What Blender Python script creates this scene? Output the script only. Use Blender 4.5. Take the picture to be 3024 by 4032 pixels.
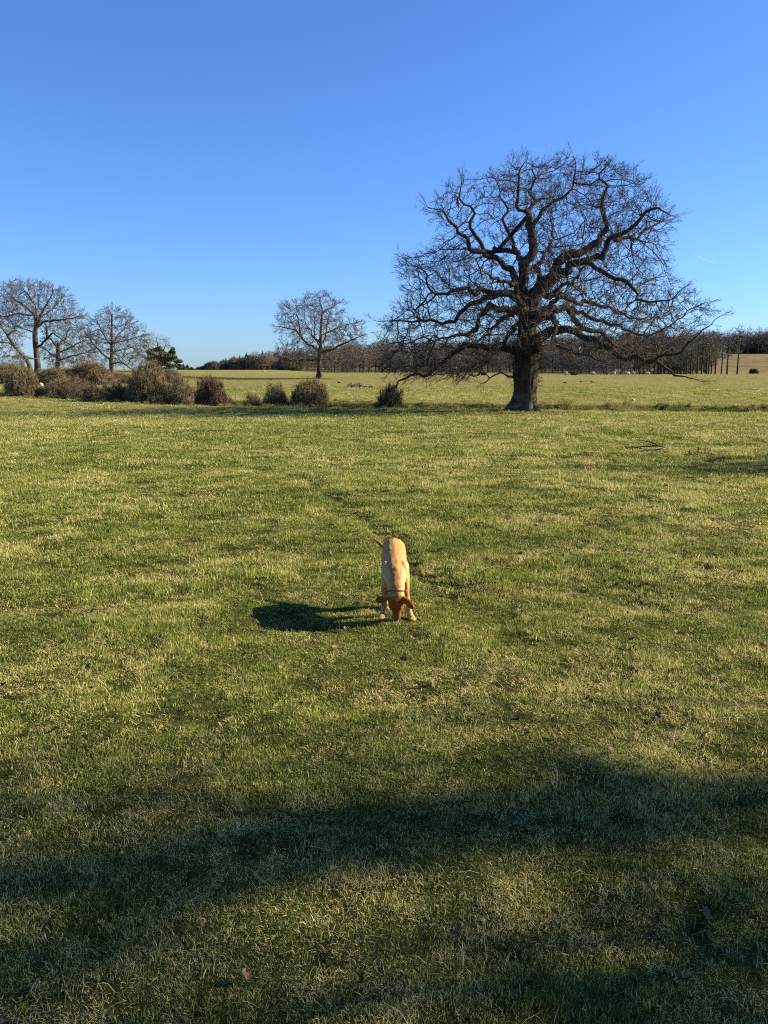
import bpy, bmesh, math, random
import numpy as np
from mathutils import Vector, Matrix, Euler

random.seed(7)
rng = np.random.default_rng(7)
R = math.radians
scene = bpy.context.scene
for o in list(bpy.data.objects):
    bpy.data.objects.remove(o)

# ------------------------------------------------------------------ camera, sky, sun, exposure
CAM_H, PITCH, FPX = 1.6, R(9.75), 3262.0
cam_d = bpy.data.cameras.new('camera')
cam = bpy.data.objects.new('camera', cam_d)
scene.collection.objects.link(cam)
cam.location = (0, 0, CAM_H)
cam.rotation_euler = (math.pi / 2 - PITCH, 0, 0)
cam_d.sensor_fit = 'VERTICAL'
cam_d.sensor_height = 24.0
cam_d.lens = 24.0 * FPX / 4032.0
cam_d.clip_start = 0.05
cam_d.clip_end = 30000
scene.camera = cam

SUN_EL, SUN_FWD = R(25.5), R(9)          # sun on the right, slightly ahead of the camera
to_sun = Vector((math.cos(SUN_EL) * math.cos(SUN_FWD), math.cos(SUN_EL) * math.sin(SUN_FWD), math.sin(SUN_EL)))
world = bpy.data.worlds.new('World')
scene.world = world
world.use_nodes = True
wn = world.node_tree.nodes
sky = wn.new('ShaderNodeTexSky')
sky.sky_type = 'NISHITA'
sky.sun_disc = False
sky.sun_elevation = SUN_EL
sky.sun_rotation = math.atan2(to_sun.x, to_sun.y)
sky.altitude = 0
sky.air_density = 1.0
sky.dust_density = 0.30
sky.ozone_density = 3.0
bg = wn['Background']
bg.inputs['Strength'].default_value = 0.050
tint = wn.new('ShaderNodeMix'); tint.data_type = 'RGBA'; tint.blend_type = 'MULTIPLY'; tint.inputs[0].default_value = 1
tint.inputs[7].default_value = (.575, .85, 1.38, 1)          # the phone's cool, saturated daylight balance
tint.clamp_result = False
world.node_tree.links.new(sky.outputs[0], tint.inputs[6])
world.node_tree.links.new(tint.outputs[2], bg.inputs['Color'])

sun_d = bpy.data.lights.new('sun', 'SUN')
sun_d.energy = 5.0
sun_d.angle = R(0.53)
sun_d.color = (1.0, 0.86, 0.64)
sun = bpy.data.objects.new('sun', sun_d)
scene.collection.objects.link(sun)
sun.rotation_euler = (-to_sun).to_track_quat('-Z', 'Y').to_euler()
sun.location = (60, 10, 40)

vs = scene.view_settings
vs.view_transform = 'Standard'
vs.look = 'None'
vs.gamma = 1.0
vs.exposure = 1.6
vs.use_curve_mapping = False
scene.render.engine = 'CYCLES'
scene.cycles.use_denoising = False
scene.cycles.filter_width = 1.1
scene.cycles.max_bounces = 6
scene.cycles.transparent_max_bounces = 8

# ------------------------------------------------------------------ helpers
C = scene.collection
CP, SP = math.cos(PITCH), math.sin(PITCH)


def P(u, v, Y):
    """point at distance Y on the sight line of photo pixel (u, v)"""
    a, b = (u - 1512.0) / FPX, (2016.0 - v) / FPX
    dy = CP + b * SP
    t = Y / dy
    return np.array([a * t, Y, CAM_H + (-SP + b * CP) * t])


def pxm(Y):
    return Y / FPX * 1.0


def _hash(ix, iy, seed):
    h = (ix.astype(np.int64) * 374761393 + iy.astype(np.int64) * 668265263 + seed * 1442695041) & 0xffffffff
    h = ((h ^ (h >> 13)) * 1274126177) & 0xffffffff
    return ((h ^ (h >> 16)) & 0xffff) / 65535.0


def vnoise(x, y, seed=0):
    x = np.asarray(x, float); y = np.asarray(y, float)
    ix, iy = np.floor(x), np.floor(y)
    fx, fy = x - ix, y - iy
    fx = fx * fx * (3 - 2 * fx); fy = fy * fy * (3 - 2 * fy)
    a = _hash(ix, iy, seed); b = _hash(ix + 1, iy, seed)
    c = _hash(ix, iy + 1, seed); d = _hash(ix + 1, iy + 1, seed)
    return (a * (1 - fx) + b * fx) * (1 - fy) + (c * (1 - fx) + d * fx) * fy


def fbm(x, y, seed=0, octv=3):
    s, a, t = 0, 1.0, 0
    for k in range(octv):
        s = s + a * vnoise(np.asarray(x) * 2 ** k + 17.3 * k, np.asarray(y) * 2 ** k + 9.1 * k, seed + k)
        t += a; a *= 0.5
    return s / t - 0.5


def sstep(a, b, x):
    t = np.clip((np.asarray(x, float) - a) / (b - a), 0, 1)
    return t * t * (3 - 2 * t)


DITCH = np.array([(60, 41), (40, 44.0), (22, 46.6), (8, 48.6), (0, 50.2), (-10, 51.8), (-17, 55), (-28, 62), (-60, 75)], float)
TRAIL = np.array([P(1180, 1840, 12.8)[:2], P(1330, 1935, 10.2)[:2], P(1450, 2020, 8.6)[:2], P(1560, 2110, 7.2)[:2], P(1640, 2190, 6.5)[:2], P(1830, 2330, 5.45)[:2], P(2150, 2560, 4.45)[:2], P(2600, 2850, 3.6)[:2]])


def dist_poly(x, y, poly):
    x = np.asarray(x, float); y = np.asarray(y, float)
    best = np.full(x.shape, 1e9)
    for (ax, ay), (bx, by) in zip(poly[:-1], poly[1:]):
        dx, dy = bx - ax, by - ay
        t = np.clip(((x - ax) * dx + (y - ay) * dy) / (dx * dx + dy * dy), 0, 1)
        best = np.minimum(best, np.hypot(x - ax - t * dx, y - ay - t * dy))
    return best


def ground_h(x, y):
    x = np.asarray(x, float); y = np.asarray(y, float)
    ky = np.array([-80, 8, 14, 20, 28, 36, 45, 48, 51.5, 60, 70, 80, 95, 106, 119, 140, 170, 240, 340, 2000.])
    kz = np.array([0, 0, -.03, -.12, -.29, -.48, -.66, -.66, -.36, -.28, -.14, .0, .16, .22, .50, .50, .42, .30, .45, .9])
    z = np.interp(y, ky, kz)
    z = z + 0.5 * (np.interp(y + 3, ky, kz) + np.interp(y - 3, ky, kz) - 2 * z)
    far = 1 / (1 + (np.abs(y) / 60) ** 2)
    z = z + fbm(x / 9, y / 9, 3, 2) * 0.16 * sstep(1.5, 9, np.hypot(x, y)) * far
    near = sstep(60, 20, y)
    z = z + near * (fbm(x / .7, y / .7, 11, 2) * 0.06 + fbm(x / .26, y / .26, 21, 1) * 0.045)
    # stream bed
    d = dist_poly(x, y, DITCH) + fbm(x / 1.7, y / 1.7, 31, 2) * 0.9
    z = z - 1.05 * (1 - sstep(0.4, 2.3, d)) 
    # worn trail
    d = dist_poly(x, y, TRAIL) + fbm(x / .5, y / .5, 41, 2) * .1
    z = z - 0.05 * 1.25 * np.exp(-(d / .10) ** 2) * sstep(5.2, 7.0, y) - .03 * np.exp(-(d / .22) ** 2) * sstep(6.5, 5.0, y)
    # rise on the right with dead bracken, and the wooded rise in the middle
    hr = sstep(255, 430, y) * sstep(60, 150, x - (y - 260) * .1)
    hm = sstep(330, 480, y) * sstep(-110, 20, x) * 7
    hl = sstep(60, 130, y) * sstep(-18, -45, x) * 1.1
    z = z + np.maximum(hr * 9, hm) + hl
    return z


def gz(x, y):
    return float(ground_h(np.array([x]), np.array([y]))[0])


def mesh_np(name, verts, tris, smooth=True, cols=None):
    me = bpy.data.meshes.new(name)
    verts = np.asarray(verts, np.float32); tris = np.asarray(tris, np.int32)
    me.vertices.add(len(verts)); me.vertices.foreach_set('co', verts.ravel())
    k = tris.shape[1]
    me.loops.add(tris.size); me.loops.foreach_set('vertex_index', tris.ravel())
    me.polygons.add(len(tris))
    me.polygons.foreach_set('loop_start', np.arange(0, tris.size, k, dtype=np.int32))
    me.polygons.foreach_set('use_smooth', np.full(len(tris), smooth, bool))
    me.update(calc_edges=True)
    if cols is not None:
        a = me.attributes.new('col', 'FLOAT_COLOR', 'POINT')
        cc = np.ones((len(verts), 4), np.float32); cc[:, :3] = cols
        a.data.foreach_set('color', cc.ravel())
    return me


def link(name, data, mat=None, parent=None, **props):
    o = bpy.data.objects.new(name, data)
    if parent is not None and name in ('twigs', 'trunk_sprouts', 'needles', 'foliage', 'seed_heads'):
        o['kind'] = 'stuff'
    C.objects.link(o)
    if mat is not None and data is not None:
        if len(data.materials) == 0:
            data.materials.append(mat)
        else:
            o.material_slots[0].link = 'OBJECT'; o.material_slots[0].material = mat
    if parent is not None:
        o.parent = parent
    for k, v in props.items():
        if v is not None:
            o[k] = v
    return o


def thing(name, label, cat, loc=(0, 0, 0), rz=0, group=None):
    o = bpy.data.objects.new(name, None)
    C.objects.link(o)
    o.location = loc; o.rotation_euler = (0, 0, rz)
    o.empty_display_size = .3
    o['label'] = label; o['category'] = cat
    if group:
        o['group'] = group
    return o


def copy_tree(o, label=None, group=None, loc=None, rz=None, scale=None, mats=None):
    r = o.copy(); C.objects.link(r)
    if label: r['label'] = label
    if group: r['group'] = group
    if loc is not None: r.location = loc
    if rz is not None: r.rotation_euler = (0, 0, rz)
    if scale is not None: r.scale = scale
    for ch in list(o.children):
        c = ch.copy(); C.objects.link(c); c.parent = r
        if mats and ch.name.split('.')[0] in mats:
            c.material_slots[0].link = 'OBJECT'; c.material_slots[0].material = mats[ch.name.split('.')[0]]
        for g in list(ch.children):
            d = g.copy(); C.objects.link(d); d.parent = c
    return r


# ------------------------------------------------------------------ materials
def new_mat(name):
    m = bpy.data.materials.new(name); m.use_nodes = True
    nt = m.node_tree
    b = nt.nodes['Principled BSDF']
    b.inputs['Roughness'].default_value = 0.85
    b.inputs['Specular IOR Level'].default_value = 0.2
    return m, nt, b


def N(nt, t, **kw):
    n = nt.nodes.new(t)
    for k, v in kw.items():
        setattr(n, k, v)
    return n


def noise(nt, scale, detail=4, rough=.55, vec=None, dist=0):
    n = N(nt, 'ShaderNodeTexNoise')
    n.inputs['Scale'].default_value = scale
    n.inputs['Detail'].default_value = detail
    n.inputs['Roughness'].default_value = rough
    n.inputs['Distortion'].default_value = dist
    if vec is not None:
        nt.links.new(vec, n.inputs['Vector'])
    return n


def ramp(nt, fac, stops):
    r = N(nt, 'ShaderNodeValToRGB')
    e = r.color_ramp.elements
    while len(e) < len(stops):
        e.new(.5)
    for el, (p, c) in zip(e, stops):
        el.position = p; el.color = (*c, 1) if len(c) == 3 else c
    nt.links.new(fac, r.inputs[0])
    return r


def mixc(nt, fac, a, b, mode='MIX'):
    m = N(nt, 'ShaderNodeMix', data_type='RGBA', blend_type=mode)
    for s, v in ((m.inputs[0], fac), (m.inputs[6], a), (m.inputs[7], b)):
        if isinstance(v, (int, float)):
            s.default_value = v
        elif isinstance(v, tuple):
            s.default_value = (*v, 1)
        else:
            nt.links.new(v, s)
    return m.outputs[2]


def bump(nt, b, h, strength, dist):
    n = N(nt, 'ShaderNodeBump')
    n.inputs['Strength'].default_value = strength
    n.inputs['Distance'].default_value = dist
    nt.links.new(h, n.inputs['Height'])
    nt.links.new(n.outputs[0], b.inputs['Normal'])


def pos(nt):
    return N(nt, 'ShaderNodeNewGeometry').outputs['Position']


def simple_mat(name, c1, c2, scale=6, rough=.85, bumpd=0.0, spec=.2, stretch=None):
    m, nt, b = new_mat(name)
    tc = N(nt, 'ShaderNodeTexCoord').outputs['Object']
    if stretch:
        mp = N(nt, 'ShaderNodeMapping'); mp.inputs['Scale'].default_value = stretch
        nt.links.new(tc, mp.inputs['Vector']); tc = mp.outputs[0]
    n = noise(nt, scale, 5, .6, tc)
    r = ramp(nt, n.outputs['Fac'], [(.3, c1), (.7, c2)])
    nt.links.new(r.outputs[0], b.inputs['Base Color'])
    b.inputs['Roughness'].default_value = rough
    b.inputs['Specular IOR Level'].default_value = spec
    if bumpd:
        bump(nt, b, n.outputs['Fac'], .6, bumpd)
    return m


# grass colours shared between the sward (ground sheet) and the blades
GREEN, OLIVE, STRAW, DEEP = (.170, .214, .036), (.345, .322, .086), (.60, .495, .21), (.056, .090, .014)


def sward_patches(nt, vec):
    """0 = lush green ... 1 = dry straw, in patches of the meadow"""
    tot = None
    for sc, wt in ((.30, .22), (2.0, .26), (9.0, .42), (24, .42)):
        f = noise(nt, sc, 3, .6, vec).outputs['Fac']
        m = N(nt, 'ShaderNodeMath', operation='MULTIPLY_ADD'); nt.links.new(f, m.inputs[0]); m.inputs[1].default_value = wt
        if tot is None: m.inputs[2].default_value = 0
        else: nt.links.new(tot, m.inputs[2])
        tot = m.outputs[0]
    return tot


def ground_mat():
    m, nt, b = new_mat('meadow')
    p = pos(nt)
    patch = sward_patches(nt, p)
    base = ramp(nt, patch, [(.50, (.100, .122, .034)), (.62, (.150, .150, .050)), (.72, (.200, .182, .074)), (.84, (.28, .24, .112))]).outputs[0]
    # fine mottling of thatch, blades and shadowed gaps
    f = noise(nt, 26, 5, .7, p).outputs['Fac']
    base = mixc(nt, 1.0, base, ramp(nt, f, [(.33, (.35, .38, .33)), (.48, (1, 1, 1)), (.68, (1.25, 1.22, 1.15))]).outputs[0], 'MULTIPLY')
    g = noise(nt, 3.1, 5, .75, p, .6).outputs['Fac']
    base = mixc(nt, ramp(nt, g, [(.60, (0, 0, 0)), (.70, (.6, .6, .6))]).outputs[0], base, (.085, .088, .03))
    # broad drifts across the far pasture
    mp = N(nt, 'ShaderNodeMapping'); mp.inputs['Scale'].default_value = (.035, .12, .1)
    nt.links.new(p, mp.inputs['Vector'])
    w = noise(nt, 1.0, 4, .6, mp.outputs[0]).outputs['Fac']
    base = mixc(nt, ramp(nt, w, [(.4, (0, 0, 0)), (.65, (.55, .55, .55))]).outputs[0], base, (.215, .198, .078))
    h = noise(nt, .9, 5, .7, p).outputs['Fac']  # mid-scale tussock shading, painted into the colour
    base = mixc(nt, 1.0, base, ramp(nt, h, [(.34, (.62, .66, .55)), (.5, (1, 1, 1)), (.66, (1.14, 1.1, 1.08))]).outputs[0], 'MULTIPLY')
    # attribute: 1 where the dead bracken / rough bank grows
    at = N(nt, 'ShaderNodeAttribute'); at.attribute_name = 'zone'
    sep = N(nt, 'ShaderNodeSeparateColor'); nt.links.new(at.outputs['Color'], sep.inputs[0])
    br = ramp(nt, noise(nt, .25, 6, .75, p).outputs['Fac'], [(.35, (.10, .085, .045)), (.62, (.21, .165, .085))]).outputs[0]
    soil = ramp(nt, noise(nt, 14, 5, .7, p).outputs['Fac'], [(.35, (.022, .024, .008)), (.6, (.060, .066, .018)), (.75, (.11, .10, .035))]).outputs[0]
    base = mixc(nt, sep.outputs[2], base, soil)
    base = mixc(nt, sep.outputs[0], base, br)
    bank = ramp(nt, noise(nt, 1.7, 5, .7, p).outputs['Fac'], [(.38, (.025, .022, .010)), (.55, (.05, .058, .015)), (.72, (.10, .085, .035))]).outputs[0]  # deep green bank, with the shadows of its rough growth painted in
    base = mixc(nt, sep.outputs[1], base, bank)
    nt.links.new(base, b.inputs['Base Color'])
    b.inputs['Roughness'].default_value = 1.0
    b.inputs['Specular IOR Level'].default_value = 0.0
    bn = noise(nt, 9, 6, .72, p).outputs['Fac']
    bump(nt, b, bn, 1.0, .09)
    return m


def blade_mat():
    m, nt, b = new_mat('grass_blades')
    nt.nodes.remove(b)
    p = pos(nt)
    at = N(nt, 'ShaderNodeAttribute'); at.attribute_name = 'col'
    sep = N(nt, 'ShaderNodeSeparateColor'); nt.links.new(at.outputs['Color'], sep.inputs[0])
    patch = sward_patches(nt, p)
    k = N(nt, 'ShaderNodeMath', operation='MULTIPLY_ADD')      # dryness = blade + patch
    nt.links.new(patch, k.inputs[0]); k.inputs[1].default_value = 1.5; k.inputs[2].default_value = -.995
    dr = N(nt, 'ShaderNodeMath', operation='ADD'); nt.links.new(k.outputs[0], dr.inputs[0]); nt.links.new(sep.outputs[0], dr.inputs[1])
    c = ramp(nt, dr.outputs[0], [(.05, DEEP), (.28, GREEN), (.55, OLIVE), (.80, STRAW), (1.0, (.42, .34, .17))]).outputs[0]
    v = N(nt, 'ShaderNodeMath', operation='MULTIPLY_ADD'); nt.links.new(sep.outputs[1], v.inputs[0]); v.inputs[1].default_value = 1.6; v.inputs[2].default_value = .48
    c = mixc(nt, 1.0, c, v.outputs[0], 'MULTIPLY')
    d = N(nt, 'ShaderNodeBsdfDiffuse'); nt.links.new(c, d.inputs[0])
    t = N(nt, 'ShaderNodeBsdfTranslucent'); nt.links.new(c, t.inputs[0])
    gl = N(nt, 'ShaderNodeBsdfGlossy'); gl.inputs['Roughness'].default_value = .45; gl.inputs['Color'].default_value = (.6, .6, .6, 1)
    mx = N(nt, 'ShaderNodeMixShader'); mx.inputs[0].default_value = .36
    nt.links.new(d.outputs[0], mx.inputs[1]); nt.links.new(t.outputs[0], mx.inputs[2])
    m2 = N(nt, 'ShaderNodeMixShader'); m2.inputs[0].default_value = .014
    nt.links.new(mx.outputs[0], m2.inputs[1]); nt.links.new(gl.outputs[0], m2.inputs[2])
    nt.links.new(m2.outputs[0], nt.nodes['Material Output'].inputs[0])
    return m


def bark_mat(name, dark, light, lichen, scale=1.0, rootpale=0.0):
    m, nt, b = new_mat(name)
    tc = N(nt, 'ShaderNodeTexCoord').outputs['Object']
    mp = N(nt, 'ShaderNodeMapping'); mp.inputs['Scale'].default_value = (9 * scale, 9 * scale, 1.6 * scale)
    nt.links.new(tc, mp.inputs['Vector'])
    n1 = noise(nt, 1.0, 6, .7, mp.outputs[0], .5).outputs['Fac']
    c = ramp(nt, n1, [(.36, dark), (.62, light)]).outputs[0]
    n2 = noise(nt, 1.4, 5, .65, tc).outputs['Fac']
    c = mixc(nt, ramp(nt, n2, [(.50, (0, 0, 0)), (.66, (.75, .75, .75))]).outputs[0], c, lichen)
    if rootpale:
        sx = N(nt, 'ShaderNodeSeparateXYZ'); nt.links.new(tc, sx.inputs[0])
        mr = N(nt, 'ShaderNodeMapRange'); nt.links.new(sx.outputs['Z'], mr.inputs[0])
        mr.inputs[1].default_value = 1.5; mr.inputs[2].default_value = .1; mr.inputs[3].default_value = 0; mr.inputs[4].default_value = 1
        n3 = noise(nt, 2.2, 5, .7, tc).outputs['Fac']
        k = N(nt, 'ShaderNodeMath', operation='MULTIPLY'); nt.links.new(mr.outputs[0], k.inputs[0])
        nt.links.new(ramp(nt, n3, [(.42, (0, 0, 0)), (.62, (.8, .8, .8))]).outputs[0], k.inputs[1])
        c = mixc(nt, k.outputs[0], c, (.17, .16, .12))
    nt.links.new(c, b.inputs['Base Color'])
    b.inputs['Roughness'].default_value = .95
    b.inputs['Specular IOR Level'].default_value = .08
    bump(nt, b, n1, 1.0, .05 / scale)
    return m


M = {}
M['ground'] = ground_mat()
M['blade'] = blade_mat()
M['oak'] = bark_mat('oak_bark', (.016, .012, .009), (.085, .062, .045), (.075, .068, .038), 1.0, 1.0)
M['branch'] = bark_mat('branch_bark', (.022, .018, .014), (.065, .050, .038), (.085, .080, .044), 1.0)
M['twig'] = simple_mat('twig_bark', (.045, .034, .028), (.085, .062, .05), 1.2)
M['far_bark'] = bark_mat('far_oak_bark', (.030, .025, .020), (.088, .072, .055), (.10, .092, .06), .8)
M['far_twig'] = simple_mat('far_twig_bark', (.072, .054, .042), (.125, .094, .072), .6)
M['grey_twig'] = simple_mat('grey_twig_bark', (.16, .145, .125), (.24, .215, .18), .6)
M['olive_twig'] = simple_mat('lichened_twig_bark', (.108, .088, .042), (.188, .152, .076), .9)
M['brown_twig'] = simple_mat('brown_twig_bark', (.120, .092, .050), (.195, .150, .085), .9)
M['red_twig'] = simple_mat('red_twig_bark', (.080, .046, .030), (.140, .082, .052), .9)
M['dark_twig'] = simple_mat('dark_twig_bark', (.065, .055, .030), (.120, .100, .055), .9)
M['wood_a'] = simple_mat('wood_twig_brown', (.090, .078, .066), (.150, .131, .110), .12)  # wood twigs: albedo raised and greyed in place of distance haze
M['wood_b'] = simple_mat('wood_twig_olive', (.115, .100, .068), (.185, .160, .110), .12)
M['wood_c'] = simple_mat('wood_twig_grey', (.115, .100, .090), (.185, .162, .142), .12)
M['wood_d'] = simple_mat('wood_twig_rust', (.150, .116, .082), (.215, .170, .122), .12)
M['conifer'] = simple_mat('conifer_needles', (.016, .030, .018), (.034, .056, .032), .5)
M['pine'] = simple_mat('pine_needles', (.055, .062, .024), (.120, .118, .050), .9)
M['pale_wood'] = simple_mat('pale_bare_wood', (.30, .24, .15), (.48, .40, .28), 3, bumpd=.02, stretch=(1, 6, 6))

# ------------------------------------------------------------------ the ground
def graded(lo, hi, s0, grow, extra=()):
    """coordinates from lo to hi, step s0 near zero and growing outwards"""
    out = [0.0]
    c = 0.0
    while c < hi:
        s = max(s0, grow * c)
        for a, b_, st in extra:
            if a <= c < b_: s = min(s, st)
        c += s; out.append(c)
    neg = []; c = 0.0
    while c > lo:
        s = max(s0, grow * -c); c -= s; neg.append(c)
    return np.array(neg[::-1] + out)


gx = graded(-1500, 1500, .08, .032)
gy = graded(-60, 2600, .08, .023, [(41, 66, .3)])
X, Yg = np.meshgrid(gx, gy)
Z = ground_h(X, Yg)
nx, ny = len(gx), len(gy)


def sheet_h(x, y):
    """height of the ground sheet itself (bilinear between its vertices)"""
    x = np.asarray(x, float); y = np.asarray(y, float)
    i = np.clip(np.searchsorted(gx, x) - 1, 0, nx - 2); j = np.clip(np.searchsorted(gy, y) - 1, 0, ny - 2)
    fx = np.clip((x - gx[i]) / (gx[i + 1] - gx[i]), 0, 1); fy = np.clip((y - gy[j]) / (gy[j + 1] - gy[j]), 0, 1)
    return (Z[j, i] * (1 - fx) + Z[j, i + 1] * fx) * (1 - fy) + (Z[j + 1, i] * (1 - fx) + Z[j + 1, i + 1] * fx) * fy


def gz(x, y):
    return float(sheet_h(np.array([x]), np.array([y]))[0])


ii = (np.arange(ny - 1)[:, None] * nx + np.arange(nx - 1)[None, :]).ravel()
quads = np.stack([ii, ii + 1, ii + 1 + nx, ii + nx], 1)
gv = np.stack([X.ravel(), Yg.ravel(), Z.ravel()], 1)
gme = mesh_np('ground', gv, quads, True)
za = gme.attributes.new('zone', 'FLOAT_COLOR', 'POINT')
zc = np.zeros((len(gv), 4), np.float32); zc[:, 3] = 1
zc[:, 0] = (sstep(262, 285, gv[:, 1]) * sstep(48, 66, gv[:, 0] - (gv[:, 1] - 260) * .1) +
            sstep(325, 345, gv[:, 1]) * sstep(-140, -100, gv[:, 0])).clip(0, 1)
dd = dist_poly(gv[:, 0], gv[:, 1], DITCH) + fbm(gv[:, 0] / 1.7, gv[:, 1] / 1.7, 31, 2) * .9
zc[:, 1] = 1 - sstep(1.4, 3.2, dd)
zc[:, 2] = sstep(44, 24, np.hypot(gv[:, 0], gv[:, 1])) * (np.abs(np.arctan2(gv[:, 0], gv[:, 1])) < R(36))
za.data.foreach_set('color', zc.ravel())
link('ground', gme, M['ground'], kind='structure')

# ------------------------------------------------------------------ tube and twig builders
def catmull(pts, step):
    """resample a polyline (rows: x y z r) smoothly"""
    pts = np.asarray(pts, float)
    if len(pts) == 2:
        n = max(2, int(np.linalg.norm(pts[1, :3] - pts[0, :3]) / step) + 1)
        t = np.linspace(0, 1, n)[:, None]
        return pts[0] * (1 - t) + pts[1] * t
    q = np.vstack([2 * pts[0] - pts[1], pts, 2 * pts[-1] - pts[-2]])
    out = []
    for i in range(1, len(q) - 2):
        p0, p1, p2, p3 = q[i - 1], q[i], q[i + 1], q[i + 2]
        n = max(2, int(np.linalg.norm(p2[:3] - p1[:3]) / step + .5))
        for t in np.arange(n) / n:
            out.append(.5 * (2 * p1 + (p2 - p0) * t + (2 * p0 - 5 * p1 + 4 * p2 - p3) * t * t + (3 * p1 - p0 - 3 * p2 + p3) * t ** 3))
    out.append(q[-2])
    out = np.array(out); out[:, 3] = np.maximum(out[:, 3], .004)
    return out


class Tubes:
    def __init__(self):
        self.v, self.t, self.n = [], [], 0

    def add(self, p, r, sides):
        p = np.asarray(p, float); r = np.asarray(r, float)
        k = len(p)
        if k < 2: return
        tan = np.empty_like(p)
        tan[1:-1] = p[2:] - p[:-2]; tan[0] = p[1] - p[0]; tan[-1] = p[-1] - p[-2]
        tan /= np.linalg.norm(tan, axis=1)[:, None] + 1e-9
        m = np.abs(tan.mean(0)); ref = np.zeros(3); ref[int(np.argmin(m))] = 1
        u = np.cross(tan, ref); u /= np.linalg.norm(u, axis=1)[:, None] + 1e-9
        w = np.cross(tan, u)
        a = np.arange(sides) * 2 * math.pi / sides
        ring = p[:, None, :] + r[:, None, None] * (np.cos(a)[None, :, None] * u[:, None, :] + np.sin(a)[None, :, None] * w[:, None, :])
        self.v.append(ring.reshape(-1, 3))
        i = np.arange(k - 1)[:, None] * sides; j = np.arange(sides)[None, :]; j2 = (j + 1) % sides
        A, B, D, E = i + j, i + j2, i + sides + j2, i + sides + j
        t = np.concatenate([np.stack([A, B, D], -1).reshape(-1, 3), np.stack([A, D, E], -1).reshape(-1, 3)]) + self.n
        caps = []
        for s in (0, (k - 1) * sides):
            for q in range(1, sides - 1):
                caps.append((self.n + s, self.n + s + q, self.n + s + q + 1))
        self.t.append(t); self.t.append(np.array(caps))
        self.n += k * sides

    def twigs(self, base, d, length, r, bend=.35, gen=None):
        """three-sided bent twigs, all at once"""
        g = gen or rng
        n = len(base)
        if n == 0: return
        d = d / (np.linalg.norm(d, axis=1)[:, None] + 1e-9)
        side = g.normal(size=(n, 3)); side -= (side * d).sum(1)[:, None] * d
        side /= np.linalg.norm(side, axis=1)[:, None] + 1e-9
        w = np.cross(d, side)
        L = length[:, None]
        mid = base + d * L * .5 + side * L * bend * .25 * g.uniform(.2, 1, (n, 1))
        tip = base + d * L * .92 + side * L * bend * g.uniform(-.6, 1, (n, 1)) + np.array([0, 0, .10]) * L
        a = np.arange(3) * 2 * math.pi / 3
        off = np.cos(a)[None, :, None] * side[:, None, :] + np.sin(a)[None, :, None] * w[:, None, :]
        rr = r[:, None, None]
        V = np.concatenate([base[:, None] + off * rr, mid[:, None] + off * rr * .75, tip[:, None, :] + 0 * off[:, :1]], 1)
        f = []
        for j in range(3):
            k = (j + 1) % 3
            f += [(j, k, 3 + k), (j, 3 + k, 3 + j), (3 + j, 3 + k, 6)]
        F = np.array(f)[None] + (np.arange(n) * 7)[:, None, None] + self.n
        self.v.append(V.reshape(-1, 3)); self.t.append(F.reshape(-1, 3))
        self.n += n * 7

    def spikes(self, base, d, length, r, g):
        n = len(base)
        ref = g.normal(size=(n, 3)); u = np.cross(d, ref); u /= np.linalg.norm(u, axis=1)[:, None] + 1e-9
        w = np.cross(d, u); a = np.arange(3) * 2 * math.pi / 3
        off = (np.cos(a)[None, :, None] * u[:, None] + np.sin(a)[None, :, None] * w[:, None]) * r[:, None, None]
        V = np.concatenate([base[:, None] + off, (base + d * length[:, None])[:, None]], 1)
        F = np.array([(0, 1, 3), (1, 2, 3), (2, 0, 3)])[None] + (np.arange(n) * 4)[:, None, None] + self.n
        self.v.append(V.reshape(-1, 3)); self.t.append(F.reshape(-1, 3)); self.n += n * 4

    def mesh(self, name, smooth=True):
        return mesh_np(name, np.concatenate(self.v), np.concatenate(self.t), smooth)


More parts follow.
